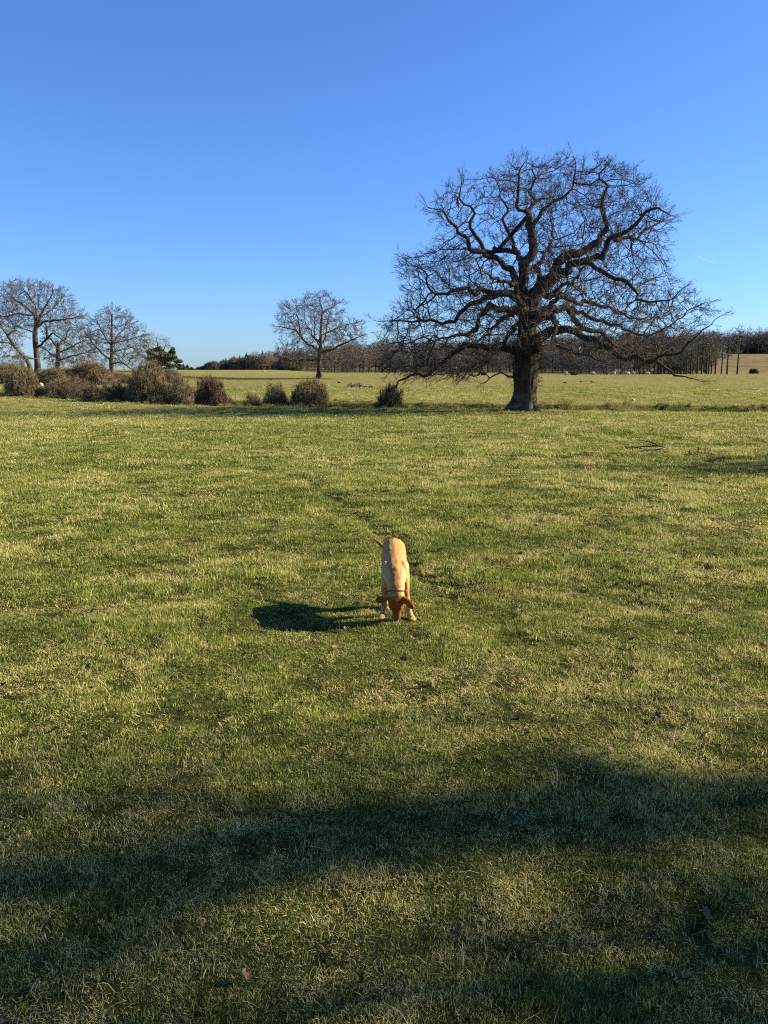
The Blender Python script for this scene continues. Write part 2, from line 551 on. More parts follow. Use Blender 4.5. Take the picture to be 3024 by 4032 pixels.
# ------------------------------------------------------------------ trees: traced limbs, then growth that fills the crown
class Grower:
    def __init__(self, seed):
        self.g = np.random.default_rng(seed)
        self.pos, self.par, self.limb, self.rt = [], [], [], []

    def add_limb(self, pts, limb, step, attach=True, jitter=.0):
        q = catmull(pts, step)
        if jitter:
            n = self.g.normal(size=(len(q), 3)) * jitter
            n = (n + np.roll(n, 1, 0)) * .7
            n[0] = 0
            q[:, :3] += n * np.minimum(1, q[:, 3:4] / .15 + .4)
        if len(self.pos) and attach:
            a = np.array(self.pos); i = int(np.argmin(((a - q[0, :3]) ** 2).sum(1)))
            prev = i
        else:
            prev = -1
        for row in q:
            self.pos.append(row[:3].copy()); self.par.append(prev); self.limb.append(limb); self.rt.append(row[3])
            prev = len(self.pos) - 1

    def grow(self, att, step, infl, kill, iters, wig=.25, up=.06, freeze_limbs=()):
        g = self.g
        pos_ = np.array(self.pos); alive = np.ones(len(att), bool)
        near = np.empty(len(att), int); nd = np.empty(len(att))
        ok_seed = np.array([l not in freeze_limbs for l in self.limb])
        cand = np.nonzero(ok_seed)[0]
        for s in range(0, len(att), 1500):
            D = ((att[s:s + 1500, None] - pos_[None, cand]) ** 2).sum(2)
            j = D.argmin(1); near[s:s + 1500] = cand[j]; nd[s:s + 1500] = np.sqrt(D[np.arange(len(j)), j])
        alive &= nd > kill
        kids = {}
        for it in range(iters):
            act = np.nonzero(alive & (nd < infl))[0]
            if len(act) == 0:
                infl *= 1.3
                if infl > 12 or not alive.any(): break
                continue
            P_ = np.array(self.pos)
            dv = att[act] - P_[near[act]]
            dv /= np.linalg.norm(dv, axis=1)[:, None] + 1e-9
            ids, inv = np.unique(near[act], return_inverse=True)
            acc = np.zeros((len(ids), 3)); np.add.at(acc, inv, dv)
            acc /= np.linalg.norm(acc, axis=1)[:, None] + 1e-9
            acc += g.normal(size=acc.shape) * wig; acc[:, 2] += up
            acc /= np.linalg.norm(acc, axis=1)[:, None] + 1e-9
            new, ni = [], []
            for k, i in enumerate(ids):
                c = kids.get(i, 0)
                if c >= 3: continue
                kids[i] = c + 1
                q = P_[i] + acc[k] * step
                self.pos.append(q); self.par.append(int(i)); self.limb.append(self.limb[i]); self.rt.append(0.0)
                new.append(q); ni.append(len(self.pos) - 1)
            if not new:
                alive[act] = False
                continue
            stuck = np.array([kids.get(i, 0) >= 3 for i in ids])[inv]
            al = np.nonzero(alive)[0]
            nw = np.array(new); ni = np.array(ni)
            A = att[al]
            D = (A ** 2).sum(1)[:, None] + (nw ** 2).sum(1)[None] - 2 * A @ nw.T
            j = D.argmin(1); dm = np.sqrt(np.maximum(D[np.arange(len(al)), j], 0))
            bet = dm < nd[al]
            near[al[bet]] = ni[j[bet]]; nd[al[bet]] = dm[bet]
            alive[al[nd[al] < kill]] = False
            st = act[stuck]
            alive[st[np.isin(st, al[~bet])]] = False

    def radii(self, rtip, expo, ratio=.8):
        n = len(self.pos)
        par = np.array(self.par); rt = np.array(self.rt)
        acc = np.zeros(n); r = np.zeros(n)
        for i in range(n - 1, -1, -1):
            v = acc[i] if acc[i] > 0 else rtip ** expo
            r[i] = v ** (1 / expo)
            if par[i] >= 0: acc[par[i]] += v
        for i in range(n):
            if rt[i] > 0: r[i] = rt[i]
            if par[i] >= 0:
                r[i] = min(r[i], r[par[i]] * (1.0 if rt[i] > 0 else .92))
                if rt[i] == 0 and rt[par[i]] > 0: r[i] = min(r[i], r[par[i]] * ratio)
        self.r = np.maximum(r, rtip * .8)
        return self.r

    def chains(self):
        n = len(self.pos)
        kids = [[] for _ in range(n)]
        for i, p in enumerate(self.par):
            if p >= 0: kids[p].append(i)
        main = [-1] * n
        for i in range(n):
            if kids[i]:
                main[i] = max(kids[i], key=lambda k: ((self.rt[k] > 0 and self.limb[k] == self.limb[i]), self.r[k]))
        starts = [i for i in range(n) if self.par[i] < 0 or main[self.par[i]] != i]
        out = []
        for s in starts:
            ch = [s]
            while main[ch[-1]] >= 0: ch.append(main[ch[-1]])
            out.append(ch)
        return out


def in_poly(x, y, poly):
    poly = np.asarray(poly, float)
    c = np.zeros(len(x), bool)
    j = len(poly) - 1
    for i in range(len(poly)):
        xi, yi = poly[i]; xj, yj = poly[j]
        hit = ((yi > y) != (yj > y)) & (x < (xj - xi) * (y - yi) / (yj - yi + 1e-12) + xi)
        c ^= hit; j = i
    return c


def crown_points(g, poly, n, cu, depth, Y, shell=1.2, keep=.25, gap=85.):
    """points in a crown: outline (photo pixels) given a rounded depth"""
    poly = np.asarray(poly, float)
    lo, hi = poly.min(0), poly.max(0)
    # half-widths by row
    rows = np.linspace(lo[1], hi[1], 60)
    us = np.linspace(lo[0], hi[0], 200)
    left = np.full(60, cu, float); right = np.full(60, cu, float)
    for i, v in enumerate(rows):
        ins = in_poly(us, np.full(200, v), poly)
        if ins.any(): left[i], right[i] = us[ins].min(), us[ins].max()
    out = []
    while len(out) < n:
        u = g.uniform(lo[0], hi[0], 4000); v = g.uniform(lo[1], hi[1], 4000)
        k = in_poly(u, v, poly); u, v = u[k], v[k]
        L = np.interp(v, rows, left); Rr = np.interp(v, rows, right)
        hw = np.where(u < cu, cu - L, Rr - cu) + 1
        t = np.clip((u - cu) / hw, -1, 1)
        D = depth * np.clip(hw / (.5 * (hi[0] - lo[0])), .25, 1) * np.sqrt(1 - t * t)
        s = g.uniform(-1, 1, len(u))
        rho = np.sqrt(np.clip(t * t + s * s * (1 - t * t), 0, 1))
        acc = g.uniform(size=len(u)) < keep + (1 - keep) * rho ** shell
        acc &= fbm(u / gap + s * 1.5, v / gap + s * 2.1, 400, 2) > -.13
        for a, b_, c in zip(u[acc], v[acc], (s * D)[acc]):
            out.append(P(a, b_, Y + c))
            if len(out) >= n: break
    return np.array(out)


def sprays(tw, base, d, L, r, g, center, n2=5, n3=2):
    """fans of straight fine twigs: leader, side twigs along it, tiny tips"""
    out = base - center; out /= np.linalg.norm(out, axis=1)[:, None] + 1e-9
    d = d / (np.linalg.norm(d, axis=1)[:, None] + 1e-9) + out * .55 + g.normal(size=d.shape) * .42
    d /= np.linalg.norm(d, axis=1)[:, None]
    tw.twigs(base, d, L, r, .18, g)
    n = len(base)
    t = g.uniform(.15, .95, (n, n2)); b2 = (base[:, None] + d[:, None] * (L[:, None] * t)[..., None]).reshape(-1, 3)
    d2 = np.repeat(d, n2, 0) * .85 + g.normal(size=(n * n2, 3)) * .48
    L2 = np.repeat(L, n2) * (1.05 - t.ravel()) * g.uniform(.45, .9, n * n2) + .08 * np.repeat(L, n2)
    r2 = np.repeat(r, n2) * .72
    tw.twigs(b2, d2, L2, r2, .2, g)
    d2 = d2 / np.linalg.norm(d2, axis=1)[:, None]
    m = n * n2
    t3 = g.uniform(.25, .95, (m, n3)); b3 = (b2[:, None] + d2[:, None] * (L2[:, None] * t3)[..., None]).reshape(-1, 3)
    d3 = np.repeat(d2, n3, 0) * .8 + g.normal(size=(m * n3, 3)) * .5; d3 /= np.linalg.norm(d3, axis=1)[:, None]
    tw.spikes(b3, d3, np.repeat(L2, n3) * g.uniform(.25, .6, m * n3), np.repeat(r2, n3) * .8, g)


def tree_mesh_parts(G, boughs, twig_n, twig_len, twig_r, sub=True, small=.022, sides=(10, 6, 4, 3), maxtw=10 ** 9, up=.25, spray=None):
    """Tubes per limb id, twigs per limb id"""
    pos_ = np.array(G.pos); par = np.array(G.par); lim = np.array(G.limb); r = G.r
    T = {}
    for ch in G.chains():
        l = lim[ch[0]]
        if l == 'skip': continue
        idx = ch if par[ch[0]] < 0 else [par[ch[0]]] + ch
        p = pos_[idx]; rr = r[idx].copy()
        if par[ch[0]] >= 0: rr[0] = min(rr[0], rr[1] * 1.25)
        rm = rr.max()
        sd = sides[0] if rm > .12 else sides[1] if rm > .05 else sides[2] if rm > .02 else sides[3]
        T.setdefault(l, Tubes()).add(p, rr, sd)
    W = {}
    haskid = np.zeros(len(par), bool); haskid[par[par >= 0]] = True
    thin = np.nonzero((r < small) & (par >= 0))[0]
    g = G.g
    for l in sorted(set(lim[thin]), key=str):
        if l == 'skip': continue
        id_ = thin[lim[thin] == l]
        d0 = pos_[id_] - pos_[par[id_]]
        d0 /= np.linalg.norm(d0, axis=1)[:, None] + 1e-9
        if spray is not None:
            cen, n2, n3 = spray
            rep = (g.uniform(size=len(id_)) < twig_n).astype(int) + np.where(haskid[id_], 0, 1)
            b = np.repeat(np.arange(len(id_)), rep)
            sprays(W.setdefault(l, Tubes()), pos_[id_][b], d0[b], twig_len * g.uniform(.5, 1.3, len(b)), np.full(len(b), twig_r) * g.uniform(.75, 1.2, len(b)), g, cen, n2, n3)
            continue
        rep = g.poisson(twig_n, len(id_)) + np.where(haskid[id_], 0, 2)
        b = np.repeat(np.arange(len(id_)), rep)
        base = pos_[id_][b] - d0[b] * g.uniform(0, .25, (len(b), 1)) * twig_len
        d = d0[b] * .8 + g.normal(size=(len(b), 3)) * .62
        d[:, 2] += up
        L = twig_len * g.uniform(.45, 1.35, len(b))
        rad = np.full(len(b), twig_r) * g.uniform(.7, 1.2, len(b))
        W.setdefault(l, Tubes()).twigs(base, d, L, rad, .36, g)
        if sub:      # side twiglets
            k = g.uniform(size=len(b)) < .8
            dn = d[k] / np.linalg.norm(d[k], axis=1)[:, None]
            b2 = base[k] + dn * (L[k] * g.uniform(.3, .75, k.sum()))[:, None]
            d2 = dn * .7 + g.normal(size=(k.sum(), 3)) * .7
            W[l].twigs(b2, d2, L[k] * g.uniform(.35, .7, k.sum()), rad[k] * .8, .4, g)
    return T, W


def trunk_mesh(center, roots, seed, sides=56, bark=.03, zstep=.07):
    """lofted trunk: center rows x y z r in local coordinates, root flare lobes, ridged bark"""
    q = catmull(center, zstep)
    a = np.linspace(0, 2 * math.pi, sides, endpoint=False)
    V = []
    for (x, y, z, r) in q:
        fl = math.exp(-max(z, 0) / .38)
        fl2 = math.exp(-max(z, 0) / 1.0)
        lobe = sum(amp * np.exp(-(((a - th + math.pi) % (2 * math.pi) - math.pi) / wd) ** 2) for th, amp, wd in roots)
        hol = fbm(a * 3 / math.pi + 40, np.full(sides, z * .25), seed + 9, 2) * .22
        rr = r * (1 + lobe * (fl * .9 + fl2 * .28)) * (1 + hol)
        ridge = fbm(a * 18 / math.pi + .35 * np.sin(z * 2.3), np.full(sides, z * 1.3), seed, 2)
        rr = rr + bark * ridge * 2 * min(1, r / .3)
        V.append(np.stack([x + rr * np.cos(a), y + rr * np.sin(a), np.full(sides, z)], 1))
    V = np.concatenate(V); k = len(q)
    i = np.arange(k - 1)[:, None] * sides; j = np.arange(sides)[None]; j2 = (j + 1) % sides
    F = np.stack([i + j, i + j2, i + sides + j2, i + sides + j], -1).reshape(-1, 4)
    return mesh_np('trunk', V, F, True)


# ------------------------------------------------------------------ the great oak
OY = 45.0
def OC(x, y):                      # oak study sheet -> photo pixel
    return 1450 + x / 1.185, 550 + y / 1.185
def opt(x, y, w, dy=0.0):
    u, v = OC(x, y)
    p = P(u, v, OY + dy)
    return np.array([p[0], p[1], p[2], w * (.88 if w < 42 else 1) / 1.185 * .5 * (OY + dy) / FPX])


ob = opt(722, 1262, 100); obx, oby = ob[0], OY
obz = gz(obx, oby) - .05
O0 = np.array([obx, oby, obz])
oak = thing('oak_tree', 'great bare oak with spreading crooked limbs standing by the stream', 'tree', O0)


def loc(pts):
    q = np.array(pts, float); q[:, :3] -= O0; return q


trunk_line = [(722, 1268, 112), (726, 1235, 108), (732, 1190, 102), (734, 1140, 103), (732, 1090, 116), (738, 1050, 112), (744, 990, 106), (744, 930, 92), (742, 880, 80), (742, 830, 78), (748, 780, 86), (752, 745, 82)]
tl = loc([opt(x, y, w) for x, y, w in trunk_line]); tl[0, 2] = -.15; tl[0, :2] = tl[1, :2]
roots = [(R(195), .95, .42), (R(245), .55, .28), (R(285), .5, .25), (R(325), .75, .30), (R(20), .4, .3), (R(120), .5, .35), (R(70), .4, .3), (R(160), .45, .3)]
tr = link('trunk', trunk_mesh(tl, roots, 5, 72, .055), M['oak'], oak)

LIMBS = [
    # (depth drift of the tip, points: sheet x, y, width)
    (-1.5, [(735, 770, 64), (722, 720, 56), (716, 665, 50), (733, 605, 44), (757, 545, 42), (768, 485, 42), (760, 440, 40), (748, 400, 34), (742, 350, 26), (700, 330, 20), (695, 270, 17), (705, 210, 13), (692, 160, 9), (722, 105, 5)]),
    (2.0, [(768, 455, 30), (745, 400, 24), (752, 345, 20), (765, 295, 17), (750, 240, 13), (775, 180, 10), (765, 120, 5)]),
    (-2.5, [(760, 415, 24), (800, 380, 20), (815, 330, 17), (870, 285, 16), (920, 260, 13), (955, 200, 10), (965, 140, 7), (960, 85, 4)]),
    (1.2, [(762, 770, 72), (785, 720, 68), (815, 675, 64), (855, 640, 58), (880, 590, 46), (930, 545, 44), (985, 520, 40), (1045, 492, 36), (1085, 440, 30), (1108, 385, 26), (1092, 320, 22), (1100, 270, 18), (1118, 215, 14), (1082, 160, 10), (1105, 110, 7), (1120, 70, 4)]),
    (-3.0, [(845, 648, 46), (900, 610, 44), (965, 580, 40), (1025, 565, 36), (1085, 545, 32), (1115, 485, 28), (1150, 450, 25), (1205, 430, 22), (1250, 380, 19), (1300, 340, 15), (1350, 320, 10), (1410, 350, 5)]),
    (2.5, [(1110, 480, 22), (1170, 460, 20), (1240, 470, 16), (1300, 410, 13), (1345, 400, 8), (1400, 380, 4)]),
    (-3.5, [(722, 715, 46), (700, 660, 40), (665, 612, 34), (620, 572, 30), (570, 545, 27), (515, 525, 25), (480, 505, 22), (468, 470, 20), (430, 440, 17), (405, 400, 14), (372, 372, 11), (345, 330, 7), (280, 310, 4)]),
    (1.5, [(600, 520, 26), (552, 525, 24), (548, 492, 22), (512, 466, 20), (478, 440, 18), (462, 400, 15), (488, 360, 13), (470, 310, 11), (430, 270, 9), (440, 210, 6), (430, 165, 4)]),
    (3.5, [(745, 600, 38), (712, 562, 32), (688, 528, 28), (640, 520, 26), (600, 520, 24), (560, 530, 14)]),
    (4.0, [(692, 530, 22), (662, 495, 20), (655, 440, 17), (632, 385, 14), (645, 330, 12), (625, 275, 9), (600, 200, 5)]),
    (-4.5, [(742, 768, 50), (700, 735, 40), (650, 712, 34), (595, 706, 30), (545, 692, 27), (495, 712, 24), (440, 694, 21), (390, 712, 18), (325, 726, 15), (285, 690, 12), (262, 640, 9), (215, 585, 6), (165, 555, 3)]),
    (3.0, [(735, 775, 48), (670, 735, 38), (600, 722, 34), (545, 748, 30), (490, 782, 26), (430, 812, 22), (395, 850, 19), (300, 838, 15), (215, 850, 11), (120, 850, 7), (45, 850, 3)]),
    (-5.5, [(738, 800, 44), (680, 790, 38), (620, 782, 33), (572, 780, 29), (535, 820, 25), (500, 880, 21), (465, 925, 18), (400, 910, 14), (330, 930, 11), (230, 925, 8), (120, 950, 5), (40, 940, 3)]),
    (4.5, [(735, 985, 54), (690, 980, 44), (620, 966, 38), (545, 968, 32), (475, 962, 28), (405, 1000, 24), (345, 1042, 20), (292, 1085, 17), (222, 1094, 13), (160, 1118, 10), (130, 1150, 5)]),
    (-6.0, [(735, 830, 26), (702, 862, 22), (672, 905, 20), (610, 962, 18), (555, 1030, 15), (522, 1080, 12), (470, 1105, 9), (430, 1130, 6), (395, 1115, 3)]),
    (-1.0, [(690, 1112, 16), (650, 1096, 12), (615, 1092, 9), (570, 1112, 7), (528, 1132, 3)]),
    (-5.0, [(752, 975, 58), (795, 925, 50), (860, 896, 44), (940, 890, 40), (1010, 912, 36), (1065, 952, 33), (1130, 990, 29), (1205, 1012, 26), (1280, 1026, 24), (1345, 1038, 20), (1392, 1056, 15), (1432, 1090, 11), (1485, 1115, 7), (1550, 1130, 3)]),
    (-6.5, [(1335, 1036, 19), (1372, 1008, 16), (1430, 1000, 13), (1490, 955, 10), (1560, 895, 7), (1640, 825, 3)]),
    (5.0, [(756, 815, 52), (800, 800, 44), (860, 790, 38), (920, 792, 34), (965, 842, 30), (1025, 880, 26), (1090, 905, 22), (1150, 960, 18), (1220, 985, 14), (1290, 965, 10), (1370, 980, 5)]),
    (3.0, [(930, 790, 26), (990, 800, 22), (1055, 845, 20), (1120, 850, 17), (1200, 882, 14), (1290, 910, 11), (1390, 880, 8), (1490, 800, 5), (1590, 755, 3)]),
    (6.0, [(800, 705, 38), (860, 716, 32), (925, 732, 27), (1000, 762, 22), (1070, 770, 17), (1150, 800, 13), (1240, 830, 9), (1340, 830, 5), (1430, 800, 3)]),
    (-4.0, [(1035, 575, 26), (1100, 630, 24), (1150, 645, 22), (1205, 662, 20), (1235, 705, 17), (1272, 760, 14), (1340, 752, 10), (1420, 738, 6), (1460, 690, 3)]),
    (-7.0, [(748, 860, 40), (790, 850, 34), (840, 826, 30), (870, 840, 28), (878, 890, 24), (900, 960, 19), (960, 1000, 14), (1040, 1010, 9), (1120, 1050, 4)]),
    (-7.5, [(742, 800, 46), (720, 770, 38), (690, 740, 32), (680, 690, 26), (640, 660, 20), (600, 650, 15), (540, 620, 9), (500, 560, 5)]),
    (7.5, [(752, 770, 46), (770, 720, 38), (800, 660, 30), (790, 600, 24), (830, 520, 18), (860, 450, 12), (850, 380, 6)]),
    (-8.0, [(760, 830, 40), (800, 810, 34), (850, 760, 26), (900, 700, 20), (960, 650, 14), (1000, 600, 8), (1020, 540, 4)]),
    (8.0, [(740, 800, 40), (700, 800, 30), (640, 830, 24), (590, 860, 18), (560, 900, 12), (520, 940, 5)]),
]
OG = Grower(11)
OG.add_limb(tl[3:], 'skip', .25, False)
for k, (dy, pts) in enumerate(LIMBS):
    n = len(pts)
    d0 = 0.0
    if k in (1, 2): d0 = -1.0
    if k == 5: d0 = -1.6
    if k == 7: d0 = 2.2
    if k == 9: d0 = 2.2
    if k == 17: d0 = -3.4
    if k == 19: d0 = 2.0
    if k == 21: d0 = -1.6
    q = [opt(x, y, w, d0 + (dy - d0) * (i / (n - 1)) ** .9) for i, (x, y, w) in enumerate(pts)]
    OG.add_limb(loc(q), k, .26, True, .085)
outline = [(15, 905), (45, 825), (125, 775), (140, 690), (118, 585), (200, 520), (305, 500), (320, 410), (268, 310), (345, 195), (430, 148), (510, 175), (600, 125), (690, 58), (770, 85), (862, 52), (960, 72), (1040, 105), (1110, 48), (1185, 105), (1300, 130), (1385, 240), (1445, 345), (1410, 430), (1425, 560), (1465, 680), (1590, 745), (1655, 800), (1590, 890), (1500, 955), (1480, 1050), (1340, 1060), (1180, 1070), (1010, 1030), (900, 1010), (820, 960), (640, 980), (560, 1080), (430, 1135), (140, 1140), (20, 1080), (60, 1000)]
opoly = [OC(745 + (x - 745) * .955, 720 + (y - 720) * .955) for x, y in outline]
att = crown_points(OG.g, opoly, 9600, OC(745, 0)[0], 8.0, OY, 1.2, .42) - O0
att = att[(att[:, 2] > .9)]
OG.grow(att, .24, 2.0, .44, 120, .19, .03, ('skip',))
OG.radii(.0135, 1.95)
T, W = tree_mesh_parts(OG, True, .60, .78, .0104, True, .030, spray=(np.array([0, 0, 4.5]), 5, 2))
for k in sorted(T):
    bo = link('bough', T[k].mesh('bough'), M['branch'], oak)
    if k in W:
        link('twigs', W[k].mesh('twigs', False), M['twig'], bo)
# bushy sprouts on the burry trunk
g = np.random.default_rng(3)
n = 520
zz = g.uniform(1.4, 4.3, n); th = g.uniform(0, 2 * math.pi, n)
qx = np.interp(zz, tl[:, 2], tl[:, 0]); qy = np.interp(zz, tl[:, 2], tl[:, 1]); qr = np.interp(zz, tl[:, 2], tl[:, 3])
cl = fbm(th * 1.5, zz * 1.2, 77, 2) > -.02
base = np.stack([qx + qr * .97 * np.cos(th), qy + qr * .97 * np.sin(th), zz], 1)[cl]
d = np.stack([np.cos(th), np.sin(th), g.uniform(-.6, .5, n)], 1)[cl] + g.normal(size=(cl.sum(), 3)) * .45
sp = Tubes()
sp.twigs(base, d, g.uniform(.25, .75, cl.sum()), np.full(cl.sum(), .011), .6, g)
L2 = g.uniform(.2, .5, cl.sum())
dn = d / np.linalg.norm(d, axis=1)[:, None]
for rep in range(3):
    sp.twigs(base + dn * g.uniform(.08, .3, (cl.sum(), 1)), dn + g.normal(size=dn.shape) * .8, L2, np.full(cl.sum(), .007), .6, g)
link('trunk_sprouts', sp.mesh('trunk_sprouts', False), M['branch'], oak)
# the pale broken limb, bare of bark
dl = loc([opt(x, y, w, -1.2 * t) for x, y, w, t in [(775, 962, 36, 0), (810, 968, 33, .4), (850, 966, 30, .8), (880, 962, 29, 1), (930, 960, 27, 1.3), (985, 972, 20, 1.6)]])
db = Tubes(); q = catmull(dl, .12); q[:, 3] *= 1 + .12 * np.sin(np.arange(len(q)) * 1.7)
db.add(q[:, :3], q[:, 3], 10)
for (x1, y1, x2, y2, w) in [(915, 968, 905, 990, 12), (985, 972, 992, 958, 9), (950, 965, 962, 998, 8)]:
    e = loc([opt(x1, y1, w, -1.6), opt(x2, y2, w * .4, -1.9)]); db.add(e[:, :3], e[:, 3], 6)
link('broken_limb', db.mesh('broken_limb'), M['pale_wood'], oak, label='pale dead broken limb without bark')


# ------------------------------------------------------------------ the other bare trees
def traced_tree(name, label, cat, Y, bu, trunk, limbs, poly, depth, natt, seed, group=None, mats=('far_bark', 'far_twig'),
                step=.34, kill=.62, infl=3.2, twig=(.85, 1.0, .0195), zmin=.8, keep=.6, tip=.018):
    base = P(bu, 1480, Y); x0, y0 = base[0], Y
    o0 = np.array([x0, y0, gz(x0, y0) - .05])
    root = thing(name, label, cat, o0, 0, group)
    def lp(u, v, w, dy=0.):
        p = P(u, v, Y + dy); return np.array([*(p - o0), w * (.86 if w < 13 else 1) * .5 * (Y + dy) / FPX])
    tq = np.array([lp(*t) for t in trunk]); tq[0, 2] = -.1
    link('trunk', trunk_mesh(tq, [(R(200), .6, .5), (R(300), .5, .4), (R(60), .4, .5)], seed, 24, .03, .2), M[mats[0]], root)
    G = Grower(seed)
    G.add_limb(tq[1:], 'skip', step, False)
    for k, (dy, pts) in enumerate(limbs):
        n = len(pts)
        G.add_limb([lp(u, v, w, dy * (i / (n - 1)) ** .9) for i, (u, v, w) in enumerate(pts)], 'crown', step, True, .05)
    a = crown_points(G.g, poly, natt, bu, depth, Y, 1.3, keep, 36.) - o0
    a = a[a[:, 2] > zmin]
    G.grow(a, step, infl, kill, 90, .32, .04)
    G.limb = ['skip' if (l == 'skip' and G.rt[i] > 0) else 'crown' for i, l in enumerate(G.limb)]
    G.radii(tip, 2.1)
    T, W = tree_mesh_parts(G, False, twig[0], twig[1], twig[2], True, .045, (8, 5, 3, 3), spray=(np.array([0, 0, 4.0]), 5, 2))
    cr = link('crown', T['crown'].mesh('crown'), M[mats[0]], root)
    link('twigs', W['crown'].mesh('twigs', False), M[mats[1]], cr)
    return root


mid_oak = traced_tree('oak_tree', 'bare oak in the middle of the far pasture, behind the bushes', 'tree', 115, 1256,
    [(1258, 1492, 26), (1258, 1478, 22), (1257, 1450, 18), (1258, 1410, 16), (1261, 1370, 14), (1263, 1310, 12), (1267, 1250, 10)],
    [(1, [(1262, 1330, 10), (1266, 1280, 9), (1268, 1225, 7), (1262, 1195, 5), (1255, 1165, 2)]),
     (-3, [(1258, 1380, 11), (1235, 1365, 10), (1205, 1350, 9), (1180, 1320, 8), (1165, 1300, 6), (1120, 1290, 5), (1085, 1285, 2)]),
     (3, [(1190, 1330, 8), (1178, 1290, 7), (1172, 1250, 5), (1150, 1225, 3), (1125, 1205, 2)]),
     (3, [(1262, 1345, 8), (1235, 1330, 7), (1225, 1300, 6), (1205, 1275, 4), (1200, 1220, 2)]),
     (-3, [(1266, 1250, 7), (1235, 1225, 6), (1215, 1205, 4), (1205, 1170, 2)]),
     (2, [(1267, 1245, 6), (1295, 1215, 5), (1320, 1200, 3), (1345, 1190, 2)]),
     (3, [(1262, 1320, 8), (1290, 1310, 7), (1320, 1295, 6), (1360, 1280, 4), (1410, 1270, 2)]),
     (-4, [(1260, 1385, 11), (1300, 1378, 10), (1330, 1365, 9), (1365, 1350, 7), (1400, 1330, 5), (1432, 1320, 2)]),
     (2, [(1258, 1415, 9), (1300, 1418, 8), (1345, 1435, 6), (1385, 1440, 4), (1410, 1430, 2)]),
     (-2, [(1258, 1420, 9), (1215, 1415, 8), (1175, 1420, 6), (1130, 1430, 3), (1105, 1425, 2)]),
     (6, [(1260, 1360, 9), (1280, 1330, 7), (1290, 1270, 5), (1300, 1230, 2)]),
     (-6, [(1260, 1360, 9), (1240, 1330, 7), (1240, 1280, 5), (1235, 1220, 2)])],
    [(1068, 1295), (1095, 1260), (1105, 1205), (1140, 1175), (1195, 1190), (1205, 1160), (1255, 1148), (1310, 1160), (1352, 1185), (1360, 1230), (1350, 1260), (1405, 1255), (1432, 1290), (1440, 1350), (1420, 1400), (1400, 1450), (1330, 1440), (1260, 1445), (1180, 1440), (1110, 1435), (1080, 1380), (1105, 1340)],
    5.2, 2700, 21)

left_oak = traced_tree('oak_tree', 'tall bare oak at the left edge with a forked trunk and wide flat-bottomed crown', 'tree', 105, 147,
    [(150, 1470, 24), (148, 1440, 22), (145, 1400, 21), (140, 1350, 20), (138, 1310, 18), (140, 1280, 16)],
    [(1, [(140, 1290, 14), (138, 1255, 12), (130, 1235, 10), (105, 1210, 9), (70, 1190, 7), (35, 1165, 5), (15, 1130, 2)]),
     (-2, [(142, 1290, 13), (155, 1255, 11), (165, 1225, 9), (190, 1190, 7), (205, 1150, 4), (200, 1120, 2)]),
     (2, [(130, 1240, 8), (85, 1237, 8), (40, 1240, 6), (5, 1245, 4), (-40, 1240, 2)]),
     (-3, [(150, 1285, 12), (170, 1268, 10), (210, 1262, 8), (255, 1258, 6), (300, 1250, 4), (330, 1240, 2)]),
     (4, [(145, 1260, 9), (140, 1210, 7), (110, 1160, 5), (85, 1120, 2)]),
     (3, [(160, 1250, 9), (195, 1225, 7), (235, 1185, 5), (260, 1150, 2)]),
     (-2, [(142, 1370, 12), (165, 1355, 10), (190, 1330, 9), (205, 1312, 7), (235, 1330, 6), (275, 1360, 4), (300, 1365, 2)]),
     (-4, [(142, 1320, 9), (115, 1300, 6), (80, 1290, 4), (50, 1295, 2)]),
     (-1, [(183, 1335, 9), (184, 1300, 8), (183, 1276, 5)])],
    [(-90, 1250), (-40, 1180), (5, 1120), (70, 1105), (150, 1118), (240, 1135), (275, 1180), (300, 1220), (335, 1240), (320, 1275), (270, 1275), (220, 1280), (200, 1310), (140, 1290), (90, 1300), (20, 1290), (-50, 1290)],
    5.0, 2400, 22, zmin=3)

slim_oak = traced_tree('oak_tree', 'rounded bare oak left of the dark pine, rising over the brown thicket', 'tree', 110, 440,
    [(440, 1490, 19), (440, 1470, 16), (438, 1430, 15), (440, 1390, 13), (440, 1340, 11), (440, 1290, 9), (442, 1240, 6)],
    [(1, [(440, 1300, 7), (440, 1265, 5), (438, 1235, 4), (420, 1212, 2)]),
     (-2, [(440, 1360, 9), (415, 1330, 7), (395, 1290, 5), (380, 1260, 2)]),
     (2, [(440, 1350, 8), (470, 1315, 6), (495, 1280, 4), (500, 1240, 2)]),
     (-3, [(438, 1420, 9), (405, 1395, 8), (375, 1365, 6), (350, 1330, 4), (330, 1300, 2)]),
     (3, [(440, 1350, 8), (490, 1342, 7), (535, 1330, 5), (575, 1320, 2)]),
     (-2, [(440, 1430, 8), (475, 1428, 7), (505, 1445, 5), (520, 1455, 2)]),
     (4, [(440, 1390, 8), (480, 1375, 6), (520, 1370, 4), (550, 1375, 2)])],
    [(345, 1290), (355, 1255), (400, 1230), (420, 1208), (470, 1215), (510, 1235), (535, 1270), (580, 1310), (580, 1345), (550, 1400), (510, 1440), (440, 1445), (390, 1420), (350, 1380), (335, 1330)],
    3.9, 2200, 23)

